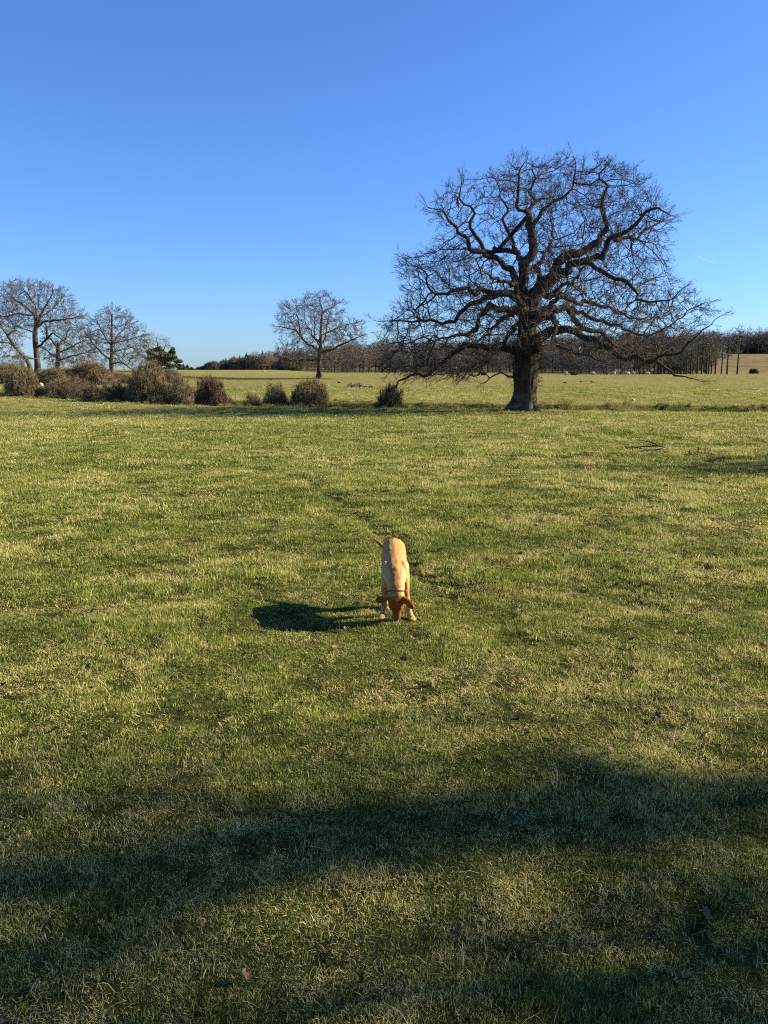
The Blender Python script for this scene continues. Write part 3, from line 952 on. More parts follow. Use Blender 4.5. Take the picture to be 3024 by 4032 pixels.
traced_tree('bare_tree', 'brownish bare tree filling the gap between the two left oaks', 'tree', 130, 228,
    [(228, 1470, 20), (228, 1430, 17), (228, 1390, 15), (230, 1350, 12)],
    [(-2, [(228, 1370, 10), (200, 1335, 8), (180, 1310, 5), (165, 1300, 2)]),
     (2, [(229, 1360, 10), (260, 1325, 8), (275, 1290, 5), (280, 1265, 2)]),
     (2, [(229, 1390, 9), (270, 1370, 7), (320, 1345, 4), (350, 1325, 2)]),
     (-3, [(230, 1350, 9), (235, 1310, 6), (230, 1275, 2)]),
     (3, [(229, 1410, 8), (190, 1385, 6), (165, 1365, 2)]),
     (-3, [(229, 1420, 8), (290, 1400, 6), (350, 1385, 2)])],
    [(165, 1300), (200, 1275), (260, 1262), (310, 1275), (350, 1300), (385, 1330), (390, 1400), (360, 1440), (200, 1440), (160, 1400)],
    4.5, 2300, 24, mats=('far_bark', 'far_twig'))

traced_tree('leaning_tree', 'leaning bare trunk on the left edge sloping up out of the picture', 'tree', 98, 118,
    [(122, 1452, 19), (112, 1430, 17), (90, 1400, 16), (55, 1360, 14), (20, 1305, 12), (-10, 1275, 9)],
    [(-1, [(60, 1365, 8), (30, 1352, 7), (-20, 1345, 4), (-60, 1340, 2)]),
     (1, [(95, 1410, 8), (120, 1412, 8), (150, 1413, 4)]),
     (-2, [(30, 1320, 8), (60, 1300, 6), (80, 1310, 2)]),
     (2, [(0, 1285, 8), (-40, 1250, 5), (-80, 1240, 2)]),
     (-3, [(85, 1395, 7), (40, 1400, 5), (-10, 1410, 2)])],
    [(-90, 1260), (-20, 1255), (60, 1290), (100, 1330), (90, 1370), (120, 1420), (60, 1460), (-90, 1460)],
    3.0, 900, 25, mats=('far_bark', 'far_twig'), zmin=.5)

traced_tree('bare_tree', 'pale grey bare tree behind the dark pine', 'tree', 145, 612,
    [(612, 1480, 14), (612, 1440, 12), (612, 1400, 10)],
    [(1, [(612, 1410, 8), (590, 1370, 5), (575, 1340, 2)]), (-1, [(612, 1405, 8), (620, 1360, 5), (615, 1325, 2)]),
     (1, [(612, 1415, 8), (645, 1375, 5), (655, 1345, 2)]), (-2, [(612, 1430, 7), (560, 1400, 5), (530, 1380, 2)])],
    [(525, 1370), (560, 1330), (610, 1317), (650, 1335), (675, 1370), (670, 1420), (620, 1440), (540, 1430)],
    3.4, 1300, 26, mats=('far_bark', 'grey_twig'))

# a large tree off to the right, out of the picture: its shadow lies over the foreground
shade_tree = None

# ------------------------------------------------------------------ generic bare tree meshes for the woods
def generic_tree(seed, h, cw, clear, lean=.0, natt=620, twr=.040, twl=1.0, twn=2.4, round_=1.0):
    """returns trunk mesh, crown mesh, twig mesh for a tree of height h, crown width cw, trunk clear of branches up to clear*h"""
    G = Grower(seed); g = G.g
    k = 6
    tp = np.array([(lean * t * h + g.normal() * .1 * t, g.normal() * .15 * t, t * h * .82, (h * .019) * (1 - .82 * t) + .02) for t in np.linspace(0, 1, k)])
    tp[0, 2] = -.3
    tm = Tubes(); q = catmull(tp, .6); tm.add(q[:, :3], q[:, 3], 8)
    G.add_limb(tp[1:], 'skip', .5, False)
    a = []
    while len(a) < natt:
        p = g.uniform(-1, 1, 3)
        if np.linalg.norm(p) > 1 or g.uniform() > .3 + .7 * np.linalg.norm(p): continue
        zc = (clear + 1) / 2 * h; zr = (1 - clear) / 2 * h
        s = 1 + .25 * math.sin(3 * math.atan2(p[1], p[0]) + seed)
        a.append((p[0] * cw / 2 * s + lean * h * .5, p[1] * cw / 2 * s, zc + p[2] * zr))
    G.grow(np.array(a), .5, 4.5, .9, 60, .25, .12 * round_)
    G.limb = ['skip' if G.rt[i] > 0 else 'c' for i in range(len(G.limb))]
    G.radii(.025, 2.4)
    T, W = tree_mesh_parts(G, False, twn, twl, twr, True, .06, (5, 4, 3, 3))
    return tm.mesh('trunk'), T['c'].mesh('crown'), W['c'].mesh('twigs', False)


WOODS = [generic_tree(40, 13, 9, .06), generic_tree(41, 12, 8, .03), generic_tree(42, 14, 7.5, .08), generic_tree(43, 10, 8, .02),
         generic_tree(44, 13, 5, .30), generic_tree(45, 14, 4.2, .38)]


def wood_tree(name, label, group, x, y, k, s, rz, mt, sz=None):
    tme, cme, wme = WOODS[k]
    r = thing(name, label, 'tree', (x, y, gz(x, y) - .1), rz, group)
    r.scale = (s, s, sz or s)
    for nm, me, m in (('trunk', tme, 'far_bark'), ('crown', cme, 'far_bark')):
        o = link(nm, me, M[m], r)
    t = link('twigs', wme, None, o)
    if not wme.materials: wme.materials.append(M['wood_a'])
    t.material_slots[0].link = 'OBJECT'; t.material_slots[0].material = M[mt]
    return r


g = np.random.default_rng(50)
# front of the wood across the middle of the picture: crown tops follow the wood's skyline
sky_u = [690, 760, 830, 900, 1000, 1100, 1250, 1400, 1500, 1700, 1900, 2200, 2500, 2700, 2900, 3100]
sky_v = [1452, 1440, 1418, 1412, 1392, 1385, 1372, 1355, 1345, 1345, 1340, 1325, 1318, 1312, 1310, 1300]
nw = 0
u = 985.0
while u < 2500:
    Y = g.uniform(318, 338)
    p = P(u, 1460, Y); x = p[0]
    topz = P(u, np.interp(u, sky_u, sky_v) + g.uniform(2, 52), Y)[2]
    h = max(3.5, topz - gz(x, Y))
    k = int(g.choice([0, 1, 2, 3])); hh = [13, 12, 14, 10][k]
    s = h / hh
    mt = ['wood_a', 'wood_b', 'wood_c', 'wood_a', 'wood_d'][int(g.choice(5, p=[.36, .26, .2, .08, .1]))]
    wd = {'wood_a': 'brown', 'wood_b': 'olive-brown', 'wood_c': 'grey', 'wood_d': 'rusty tan'}[mt]
    wood_tree('bare_tree', 'bare %s tree in the front edge of the wood beyond the pasture' % wd, '%s trees along the front edge of the wood' % wd, x, Y, k,
              max(s, .45) * g.uniform(.95, 1.15), g.uniform(0, 6.28), mt, s)
    u += g.uniform(20, 34); nw += 1
# the row of tall straight trunks on the right
for u, w in [(2443, 1.35), (2476, 1.0), (2520, 1.1), (2535, .9), (2575, 1.2), (2590, 1.2), (2604, 1.0), (2632, .8), (2641, .9), (2655, .8), (2680, .9), (2694, .9), (2702, 1.0), (2718, 1.05), (2745, 1.0), (2762, 1.1), (2782, .9), (2790, .9), (2800, .95), (2816, 1.15), (2840, .8)]:
    Y = 238 + g.uniform(-9, 9)
    x = P(u, 1470, Y)[0]
    wood_tree('bare_tree', 'bare straight-trunked tree in the row along the far right field edge', 'row of straight trunks at the right field edge', x, Y,
              int(g.choice([4, 5])), .95 * w ** .5 * g.uniform(.9, 1.08), g.uniform(0, 6.28), ['wood_a', 'wood_c', 'wood_b'][int(g.integers(3))])
for u, lab in [(2862, 'slender bare tree standing clear at the right, nearer the row of trunks'), (2903, 'slender bare tree standing alone at the right before the brown slope')]:
    x = P(u, 1470, 232)[0]
    wood_tree('bare_tree', lab, None, x, 232, 4 if u < 2900 else 5, .98, u, 'wood_c')
for u, hh_, lab in [(2938, .72, 'slim bare tree on top of the brown slope at right, first of three'), (2978, .80, 'slim bare tree on top of the brown slope at right, second of three'), (3012, .75, 'slim bare tree at the right picture edge on top of the brown slope')]:
    wood_tree('bare_tree', lab, None, P(u, 1470, 405)[0], 405, 4, hh_, u, 'wood_c', 1.05)
# small round trees by the fence
for u, s, lab in [(2333, .52, 'small round bare tree by the far fence, nearest the great oak'), (2388, .55, 'small round bare tree by the far fence, middle of three'), (2465, .5, 'small round bare tree by the far fence, beside the thick trunk')]:
    x = P(u, 1475, 205)[0]
    wood_tree('bare_tree', lab, None, x, 205, 3, s, u, 'wood_c')

# far-off mass of the wood behind, as instances
def instancer(name, sources, P_, rot, scl, idx, mat=None, **props):
    """points that carry instances of the source meshes"""
    col = bpy.data.collections.new(name + '_pieces')
    for i, me in enumerate(sources):
        col.objects.link(bpy.data.objects.new('%s_piece_%02d' % (name, i), me))
    me = bpy.data.meshes.new(name)
    me.vertices.add(len(P_)); me.vertices.foreach_set('co', np.asarray(P_, np.float32).ravel())
    for nm, arr, ty, key in (('rot', rot, 'FLOAT_VECTOR', 'vector'), ('scl', scl, 'FLOAT_VECTOR', 'vector'), ('idx', idx, 'INT', 'value')):
        a = me.attributes.new(nm, ty, 'POINT')
        a.data.foreach_set(key, np.asarray(arr, np.int32 if ty == 'INT' else np.float32).ravel())
    o = link(name, me, None, None, **props)
    ng = bpy.data.node_groups.new(name + '_scatter', 'GeometryNodeTree')
    ng.interface.new_socket('Geometry', in_out='INPUT', socket_type='NodeSocketGeometry')
    ng.interface.new_socket('Geometry', in_out='OUTPUT', socket_type='NodeSocketGeometry')
    n = ng.nodes; L = ng.links
    gi, go = n.new('NodeGroupInput'), n.new('NodeGroupOutput')
    ci = n.new('GeometryNodeCollectionInfo'); ci.inputs['Collection'].default_value = col
    ci.inputs['Separate Children'].default_value = True; ci.inputs['Reset Children'].default_value = True
    io = n.new('GeometryNodeInstanceOnPoints'); io.inputs['Pick Instance'].default_value = True
    def attr(nm, ty):
        a = n.new('GeometryNodeInputNamedAttribute'); a.data_type = ty; a.inputs['Name'].default_value = nm
        return a.outputs['Attribute']
    er = n.new('FunctionNodeEulerToRotation')
    L.new(gi.outputs[0], io.inputs['Points']); L.new(ci.outputs[0], io.inputs['Instance'])
    L.new(attr('idx', 'INT'), io.inputs['Instance Index'])
    L.new(attr('rot', 'FLOAT_VECTOR'), er.inputs[0]); L.new(er.outputs[0], io.inputs['Rotation'])
    L.new(attr('scl', 'FLOAT_VECTOR'), io.inputs['Scale'])
    L.new(io.outputs[0], go.inputs[0])
    md = o.modifiers.new('scatter', 'NODES'); md.node_group = ng
    return o


def joined(meshes, mats, name):
    V, F, n, mi = [], [], 0, []
    for k, me in enumerate(meshes):
        v = np.empty(len(me.vertices) * 3, np.float32); me.vertices.foreach_get('co', v)
        f = np.empty(len(me.loops), np.int32); me.loops.foreach_get('vertex_index', f)
        V.append(v.reshape(-1, 3)); F.append(f.reshape(-1, 3) + n); n += len(V[-1]); mi += [k] * len(F[-1])
    m = mesh_np(name, np.concatenate(V), np.concatenate(F), False)
    for k in mats: m.materials.append(M[k])
    m.polygons.foreach_set('material_index', np.array(mi, np.int32))
    return m


wsrc = []
for k, tw in enumerate(['wood_a', 'wood_b', 'wood_c', 'wood_a', 'wood_c', 'wood_b']):
    wsrc.append(joined(WOODS[k], ('far_bark', 'far_bark', tw), 'wood_piece'))
pts, sc, ix = [], [], []
for row, (y0, y1, num) in enumerate([(340, 356, 75), (358, 378, 80), (380, 404, 80), (406, 440, 90)]):
    for i in range(num):
        u = 790 + (3300 - 790) * (i + g.uniform(0, 1)) / num
        if row == 0 and u > 2560: continue
        if u < 985: continue
        Y = g.uniform(y0, y1); x = P(u, 1460, Y)[0]
        if u > 2560: Y += 50; x = P(u, 1460, Y)[0]
        topz = P(u, np.interp(u, sky_u, sky_v) + g.uniform(-14, 14), Y)[2]
        z = gz(x, Y); h = topz - z
        k = int(g.integers(0, 5)); hh = [13, 12, 14, 10, 13, 14][k]
        if h < 2.5: continue
        s = h / hh
        pts.append((x, Y, z)); sc.append((max(s, .7), max(s, .7), s)); ix.append(k)
for i in range(95):
    u = g.uniform(2230, 2790); Y = g.uniform(252, 318); x = P(u, 1460, Y)[0]; z = gz(x, Y)
    topz = P(u, np.interp(u, sky_u, sky_v) + g.uniform(12, 75), Y)[2]; h = topz - z
    if h < 3: continue
    k = int(g.integers(0, 4)); s = h / [13, 12, 14, 10][k]
    pts.append((x, Y, z)); sc.append((max(s, .5), max(s, .5), s)); ix.append(k)
rot = np.zeros((len(pts), 3)); rot[:, 2] = g.uniform(0, 6.28, len(pts))
instancer('wood', wsrc, pts, rot, sc, ix, kind='stuff', label='brown leafless wood behind the pasture')

# ------------------------------------------------------------------ evergreens
def conifer_mesh(seed, h, w):
    g = np.random.default_rng(seed); V, F = [], []
    n = 0
    for z in np.arange(.08, 1, .035):
        rad = w * (1 - z) ** .8 * g.uniform(.75, 1.15)
        for k in range(int(9 + 6 * (1 - z))):
            a = g.uniform(0, 6.28); r0 = rad * g.uniform(.65, 1.1); dz = -h * .03 * g.uniform(.2, 1.6)
            d = np.array([math.cos(a), math.sin(a), 0]); s = np.array([-d[1], d[0], 0]) * rad * .2 + np.array([0, 0, .12])
            b = np.array([0, 0, z * h])
            V += [b, b + d * r0 * .6 + s + [0, 0, dz * .3], b + d * r0 + [0, 0, dz], b + d * r0 * .6 - s + [0, 0, dz * .7], b + d * r0 * .5 + [0, 0, h * .035]]
            F += [(n, n + 1, n + 4), (n + 1, n + 2, n + 4), (n + 2, n + 3, n + 4), (n + 3, n, n + 4)]; n += 5
    return mesh_np('needles', np.array(V), np.array(F), False)


CON = [conifer_mesh(60, 9, 2.2), conifer_mesh(61, 8, 2.6)]
CTR = Tubes(); CTR.add([(0, 0, -.3), (0, 0, 4), (0, 0, 8)], [.18, .12, .03], 6); CTRm = CTR.mesh('trunk')
for i, (u, vt, Y, lab) in enumerate([
        (708, 1438, 300, 'dark fir at the left end of the far wood, leftmost of the cluster'), (722, 1432, 296, 'dark fir in the far cluster, second from the left'),
        (738, 1434, 302, 'dark fir in the far cluster, third from the left'), (755, 1444, 300, 'dark fir in the far cluster, rightmost and lowest'),
        (890, 1408, 345, 'dark fir top rising from the far wood, leftmost one'), (925, 1401, 345, 'dark fir top rising from the far wood above its low left end'),
        (945, 1398, 345, 'broad dark fir top rising from the far wood'), (972, 1386, 345, 'tallest pointed dark fir top in the left part of the far wood'),
        (1035, 1380, 345, 'dark fir top in the far wood left of the middle oak')]):
    x = P(u, 1460, Y)[0]; z = gz(x, Y); h = P(u, vt, Y)[2] - z
    r = thing('fir_tree', lab, 'tree', (x, Y, z), u, 'dark firs in the distance')
    k = i % 2; s = h / (9, 8)[k]; wd = 2.1 if u > 2000 else 1.25; r.scale = (max(s, .6) * wd, max(s, .6) * wd, s)
    link('trunk', CTRm, M['far_bark'], r); link('needles', CON[k], M['conifer'], r)

# the ragged pine beside the left oaks
def pine(Y, seed):
    g = np.random.default_rng(seed)
    x0 = P(632, 1480, Y)[0]; o0 = np.array([x0, Y, gz(x0, Y) - .1])
    r = thing('pine_tree', 'dark green ragged evergreen right of the left oaks, above the bushes', 'tree', o0)
    tb = Tubes()
    top = P(632, 1365, Y) - o0
    q = catmull([(0, 0, -.2, .2), (.1, 0, 1.5, .17), (top[0] * .6, 0, top[2] * .6, .1), (top[0], 0, top[2], .03)], .3); tb.add(q[:, :3], q[:, 3], 8)
    V, F, n = [], [], 0
    for (u, v, w, hgt) in [(605, 1380, 22, 14), (625, 1372, 18, 12), (640, 1392, 28, 14), (668, 1372, 10, 9), (610, 1405, 34, 18), (655, 1410, 30, 14), (678, 1405, 14, 10), (685, 1425, 16, 10),
                           (625, 1430, 40, 18), (670, 1440, 24, 14), (600, 1440, 30, 20), (645, 1450, 40, 18), (672, 1383, 9, 8), (692, 1438, 8, 6)]:
        for s in range(3):
            c = P(632 + (u - 632) * 1.25 + g.normal() * w * .5, v + g.normal() * hgt * .5 + 4, Y + g.normal() * w * .03) - o0
            br = catmull([(c[0] * .1, c[1] * .1, max(.8, c[2] - .6), .05), (*(c * .6 + [0, 0, .1]), .03), (*c, .015)], .3); tb.add(br[:, :3], br[:, 3], 4)
            m = 330
            d = g.normal(size=(m, 3)); d /= np.linalg.norm(d, axis=1)[:, None]
            p = c + d * g.uniform(.2, 1, (m, 1)) * np.array([w * .030, w * .030, hgt * .026])
            L = g.uniform(.10, .22, (m, 1)); t = g.normal(size=(m, 3)) + [0, 0, .4]; t /= np.linalg.norm(t, axis=1)[:, None]
            sd = np.cross(t, g.normal(size=(m, 3))); sd /= np.linalg.norm(sd, axis=1)[:, None]
            V.append(np.stack([p - sd * L * .4, p + sd * L * .4, p + t * L], 1).reshape(-1, 3))
            F.append(np.arange(m * 3).reshape(-1, 3) + n); n += m * 3
    link('trunk', tb.mesh('trunk'), M['far_bark'], r)
    link('foliage', mesh_np('foliage', np.concatenate(V), np.concatenate(F), False), M['pine'], r)


pine(122, 9)

# ------------------------------------------------------------------ bushes along the stream
def bush_mesh(seed, natt=700, ntw=9000, upright=.5):
    """bush grown inside a unit dome (radius about 1, height about 1)"""
    G = Grower(seed); g = G.g
    lob = [(g.uniform(0, 6.28), g.uniform(.7, 1.0), g.uniform(.7, 1.0), g.uniform(.4, .9)) for _ in range(7)]
    a = []
    while len(a) < natt:
        p = g.uniform(-1, 1, 3); p[2] = g.uniform(0.02, 1)
        th = math.atan2(p[1], p[0])
        k = .86 + .10 * math.sin(2.3 * th + seed) * math.sin(3.1 * p[2] + seed) + .09 * math.sin(5 * th + 2 * seed) * math.sin(6 * p[2] + th) + .10 * g.uniform() ** 4
        r_ = math.hypot(p[0], p[1]) * (1 + .10 * max(0, .25 - p[2]) * 4)
        rad = (r_ ** 2.3 + max(0, p[2] - .05) ** 2.3) ** (1 / 2.3)
        if rad > k or g.uniform() > .30 + .70 * (rad / k) ** 1.5: continue
        a.append(p)
    for i in range(16):
        th = g.uniform(0, 6.28); r0 = g.uniform(0, .22); l = g.uniform(.12, .35); o = g.uniform(.3, 2.6)
        b = np.array([math.cos(th) * r0, math.sin(th) * r0, -.03])
        d = np.array([math.cos(th) * o, math.sin(th) * o, 1.0]); d /= np.linalg.norm(d)
        G.add_limb([(*b, .020), (*(b + d * l * .5), .016), (*(b + d * l), .011)], 'c', .07, False, .01)
    G.grow(np.array(a), .065, .7, .085, 40, .3, .0)
    G.radii(.0032, 2.1)
    T, W = tree_mesh_parts(G, False, ntw / max(1, len(G.pos)),   .19, .0050, True, .02, (5, 4, 3, 3), up=upright * .18)
    return T['c'].mesh('stems'), W['c'].mesh('twigs', False)


BUSH = [bush_mesh(70), bush_mesh(71, 900, 13000, .3), bush_mesh(72, 600, 7000, 1.0), bush_mesh(73, 750, 9500, .5)]


def bush(name, label, u0, u1, vtop, Y, k, tw, st='branch', group='bushes along the stream', dep=1.0, vb=None, cat='bush'):
    u = (u0 + u1) / 2
    x = P(u, 1600, Y)[0]; z = gz(x, Y)
    zt = P(u, vtop, Y)[2]
    w = (u1 - u0) / 2 * Y / FPX * (1.32 if u1 < 800 else 1.16)
    r = thing(name, label, cat, (x, Y, z - .05), (u * 1.7) % 6.28, group)
    r.scale = (w, w * dep, (zt - z) * .96)
    link('stems', BUSH[k][0], M[st], r)
    t = link('twigs', BUSH[k][1], None, r)
    if not BUSH[k][1].materials: BUSH[k][1].materials.append(M['brown_twig'])
    t.material_slots[0].link = 'OBJECT'; t.material_slots[0].material = M[tw]
    return r


for u0, u1, vt, k, tw, lab in [(778, 832, 1440, 3, 'wood_c', 'low scrub bush at the far left end of the wood'), (805, 880, 1420, 1, 'wood_a', 'dark rounded scrub tree at the left end of the wood'),
                               (860, 930, 1414, 0, 'wood_a', 'brown scrub tree near the left end of the wood, second of the rounded ones'), (905, 985, 1402, 1, 'wood_b', 'olive scrub tree at the left end of the wood, below the fir tops'),
                               (960, 1040, 1396, 3, 'wood_a', 'brown scrub tree in the wood edge right of the fir tops'), (1010, 1085, 1392, 0, 'wood_d', 'rusty brown scrub tree in the wood edge'),
                               (1090, 1190, 1398, 1, 'wood_b', 'broad olive scrub tree at the wood edge left of the middle oak')]:
    bush('bush', lab, u0, u1, vt, 322 + (u0 % 7), k, tw, group='scrub at the left end of the wood')
for u, w, vt, lab in [(2872, 26, 1322, 'rounded dark evergreen on the wooded ridge at right, first of five'), (2908, 30, 1316, 'rounded dark evergreen on the wooded ridge at right, second of five'), (2946, 26, 1320, 'rounded dark evergreen on the wooded ridge at right, third of five'),
                      (2984, 32, 1314, 'rounded dark evergreen on the wooded ridge at right, fourth of five'), (3020, 28, 1318, 'rounded dark evergreen cut by the right picture edge on the ridge')]:
    bush('evergreen_tree', lab, u - w, u + w, vt, 425, 1, 'conifer', group='evergreens on the right ridge', cat='tree')
bush('bush', 'olive-brown rounded bush standing alone at the far left of the bush row', 22, 158, 1432, 60.5, 0, 'olive_twig')
bush('bush', 'low dark bush second from the left in the row', 188, 335, 1508, 58.5, 1, 'dark_twig')
bush('bush', 'brown bush top rising behind the low dark bush at left', 190, 350, 1480, 61.5, 3, 'brown_twig')
bush('bush', 'long low dark bush just left of the tall olive bush', 325, 445, 1505, 56.5, 1, 'dark_twig')
bush('bush', 'low brown bush touching the left side of the tall olive bush', 425, 525, 1500, 54.8, 3, 'dark_twig')
bush('bush', 'tallest olive-yellow lichened bush in the left group', 505, 668, 1412, 54.2, 0, 'olive_twig')
bush('bush', 'small tan bush at the foot of the tall olive bush', 575, 650, 1545, 52.6, 2, 'brown_twig')
bush('bush', 'brown feathery bush between the tall olive bush and the dark red bush', 640, 772, 1468, 53.6, 2, 'brown_twig')
bush('bush', 'dense dark reddish round bush with a pointed top', 762, 905, 1474, 51.8, 1, 'red_twig')
bush('bush', 'smallest pale tan bush in the middle of the bush row', 962, 1032, 1535, 51.4, 2, 'brown_twig')
bush('bush', 'medium brown bush left of the wide olive bush', 1032, 1142, 1500, 50.8, 3, 'brown_twig')
bush('bush', 'wide many-stemmed olive bush below the middle oak', 1132, 1312, 1482, 50.6, 0, 'olive_twig')
bush('bush', 'tiny dark red bush at the right foot of the wide olive bush', 1245, 1305, 1572, 49.9, 2, 'red_twig')
bush('bush', 'grey-brown bush standing alone left of the great oak', 1482, 1592, 1500, 50.2, 3, 'dark_twig')
bush('bush', 'large rusty brown thicket behind the left bushes, right part', 270, 440, 1418, 84, 1, 'brown_twig', group='thicket behind the bushes')
bush('bush', 'large brown thicket behind the left bushes, middle part', 150, 300, 1440, 82, 3, 'brown_twig', group='thicket behind the bushes')
bush('bush', 'brown thicket at the left picture edge behind the lone bush', -60, 110, 1425, 84, 1, 'brown_twig', group='thicket behind the bushes')
bush('bush', 'brown scrub under the rounded oak, left of the tall olive bush', 420, 520, 1462, 88, 3, 'brown_twig', group='thicket behind the bushes')
bush('bush', 'brown scrub right of the dark pine, behind the red bush', 640, 720, 1450, 92, 2, 'brown_twig', group='thicket behind the bushes')
bush('bush', 'small dark bush by the far fence right of the great oak', 2243, 2268, 1460, 190, 1, 'dark_twig', group='small bushes in the far field')
bush('bush', 'small dark bush low on the brown slope at right', 2940, 2975, 1450, 262, 1, 'dark_twig', group='small bushes in the far field')
bush('bush', 'small brown bush far out under the left limbs of the great oak', 1890, 1916, 1458, 180, 3, 'brown_twig', group='small bushes in the far field')

# ------------------------------------------------------------------ rough bank along the stream
def blade_clump(seed, nb, rad, hmin, hmax, wmin, wmax, dry, spread=.6, dryvar=.25, flat=0., tone=1.0):
    g = np.random.default_rng(seed)
    V, F, Cc = [], [], []
    n = 0
    for i in range(nb):
        a = g.uniform(0, 6.28); r0 = rad * math.sqrt(g.uniform())
        b = np.array([math.cos(a) * r0, math.sin(a) * r0, -.008])
        h = g.uniform(hmin, hmax); w = g.uniform(wmin, wmax)
        la = g.uniform(0, 6.28); lean = abs(g.normal()) * spread + flat * g.uniform(.3, 1)
        d1 = np.array([math.cos(la) * lean * .5, math.sin(la) * lean * .5, 1]); d1 /= np.linalg.norm(d1)
        cv = lean * g.uniform(.9, 2.0)
        d2 = np.array([math.cos(la) * cv, math.sin(la) * cv, 1 - min(cv * .35, .9)]); d2 /= np.linalg.norm(d2)
        sa = g.uniform(0, 6.28); s = np.array([math.cos(sa), math.sin(sa), 0]) * w * .5
        m = b + d1 * h * .5; t = m + d2 * h * .5
        V += [b - s, b + s, m - s * .8, m + s * .8, t]
        F += [(n, n + 1, n + 3), (n, n + 3, n + 2), (n + 2, n + 3, n + 4)]; n += 5
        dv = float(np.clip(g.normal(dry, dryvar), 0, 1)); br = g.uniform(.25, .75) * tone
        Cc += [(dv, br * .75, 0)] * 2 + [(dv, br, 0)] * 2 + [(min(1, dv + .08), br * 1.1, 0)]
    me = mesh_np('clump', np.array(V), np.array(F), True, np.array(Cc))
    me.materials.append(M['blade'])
    return me


g = np.random.default_rng(80)
# tussocks along the stream banks
tus = [blade_clump(81 + i, 90, .16, .10, .34, .008, .016, .20 + .22 * i, .55, tone=.12) for i in range(3)]  # low tone puts the tussocks' own shade into the blade colour
m = 8000
xx = g.uniform(-40, 34, m * 3); tseg = g.uniform(0, 1, m * 3)
yy = np.interp(xx, DITCH[::-1, 0], DITCH[::-1, 1]) + g.normal(size=m * 3) * 1.6
dd = dist_poly(xx, yy, DITCH)
k = (g.uniform(size=m * 3) < np.exp(-(dd / 1.9) ** 2)) & ~((np.abs(xx - obx) < 2.2) & (yy < 47.5)) & (fbm(xx / 1.3, yy / 1.3, 91, 2) > -.13)
xx, yy = xx[k], yy[k]
s = g.uniform(.5, 1.25, len(xx)) * np.where((xx > 9) & (xx < 17), 1.25, .9)
instancer('bank_grass', tus, np.stack([xx, yy, sheet_h(xx, yy) - .02], 1), np.stack([g.normal(size=len(xx)) * .12, g.normal(size=len(xx)) * .12, g.uniform(0, 6.28, len(xx))], 1),
          np.stack([s, s, s * g.uniform(.6, 1.1, len(xx))], 1), g.integers(0, 3, len(xx)), kind='stuff', label='rough tussocks on the stream bank')

# ------------------------------------------------------------------ the sward
clumps = []
for i in range(5): clumps.append(blade_clump(100 + i, 95, .062, .012, .029, .0016, .0031, .20, 1.0))            # green
for i in range(4): clumps.append(blade_clump(110 + i, 85, .062, .012, .032, .0015, .0030, .44, 1.1))            # mixed
for i in range(3): clumps.append(blade_clump(120 + i, 64, .060, .016, .042, .0014, .0026, .76, 1.4, flat=.6))   # dry
clumps.append(blade_clump(130, 5, .10, .04, .10, .0014, .0024, .95, 1.6, flat=1.8, dryvar=.1))                  # long straws
clumps.append(blade_clump(131, 3, .12, .06, .14, .0015, .0026, 1.0, 1.9, flat=2.4, dryvar=.1))
BANDS = [(1.2, 3.6, 1350, .90, .66), (3.6, 6.0, 860, 1.1, .90), (6.0, 9.0, 400, 1.5, 1.3), (9.0, 14, 170, 2.2, 1.6), (14, 22, 70, 3.3, 1.9), (22, 34, 26, 4.8, 2.2), (34, 48, 11, 6.6, 2.5), (48, 82, 3.2, 8.0, 3.2)]
PP, RR, SS, II = [], [], [], []
for (r0, r1, den, sxy, sz) in BANDS:
    ang = R(40) if r0 < 4 else R(34)
    n = int(ang * (r1 * r1 - r0 * r0) * den)
    r = np.sqrt(g.uniform(r0 * r0, r1 * r1, n)); a = g.uniform(-ang, ang, n)
    x = r * np.sin(a); y = r * np.cos(a)
    pt = fbm(x / .45, y / .45, 201, 3) * .9 + fbm(x / 5, y / 5, 203, 2) * .45 + g.normal(size=n) * .16 + .02
    dry = g.uniform(size=n)
    idx = np.where(pt < -.02, g.integers(0, 5, n), np.where(pt < .16, np.where(dry < .5, g.integers(0, 5, n), g.integers(5, 9, n)), np.where(dry < .6, g.integers(5, 9, n), g.integers(9, 12, n))))
    lg = g.uniform(size=n)
    idx = np.where(lg < .024 + .03 * (pt > .15), g.integers(12, 14, n), idx)
    bare = fbm(x / .30, y / .30, 207, 2) + fbm(x / 1.6, y / 1.6, 209, 2) * .3
    hs = sz * np.clip(np.exp(g.normal(size=n) * .38) * .9, .4, 1.9) * (1 + 2.0 * np.clip(bare, -.26, .6))
    hs = np.where(idx >= 12, g.uniform(.9, 1.35, n) * max(1, sz * .8), hs)
    tr_ = dist_poly(x, y, TRAIL)
    hs *= np.where(tr_ < .13, np.where(y > 6, .4, .65), 1)
    fine = fbm(x / (.055 * sxy ** 1.3), y / (.055 * sxy ** 1.3), 211, 2)
    keep = (bare > -.62) & (fine > -.20) & (fbm(x / min(.27, .09 * sxy + .01), y / min(.2, .07 * sxy + .01), 215, 2) > -.25) & ~((np.hypot(x - obx, (y - oby)) < 1.0))
    x, y, idx, hs = x[keep], y[keep], idx[keep], hs[keep]; n = len(x)
    s = sxy * g.uniform(.75, 1.25, n)
    PP.append(np.stack([x, y, sheet_h(x, y) - .002], 1)); RR.append(np.stack([g.normal(size=n) * .1, g.normal(size=n) * .1, g.uniform(0, 6.28, n)], 1))
    SS.append(np.stack([s, s, hs], 1)); II.append(idx)
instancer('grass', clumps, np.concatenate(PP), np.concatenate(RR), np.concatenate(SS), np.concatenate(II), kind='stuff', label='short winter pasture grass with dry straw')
print('clumps', sum(len(p) for p in PP))

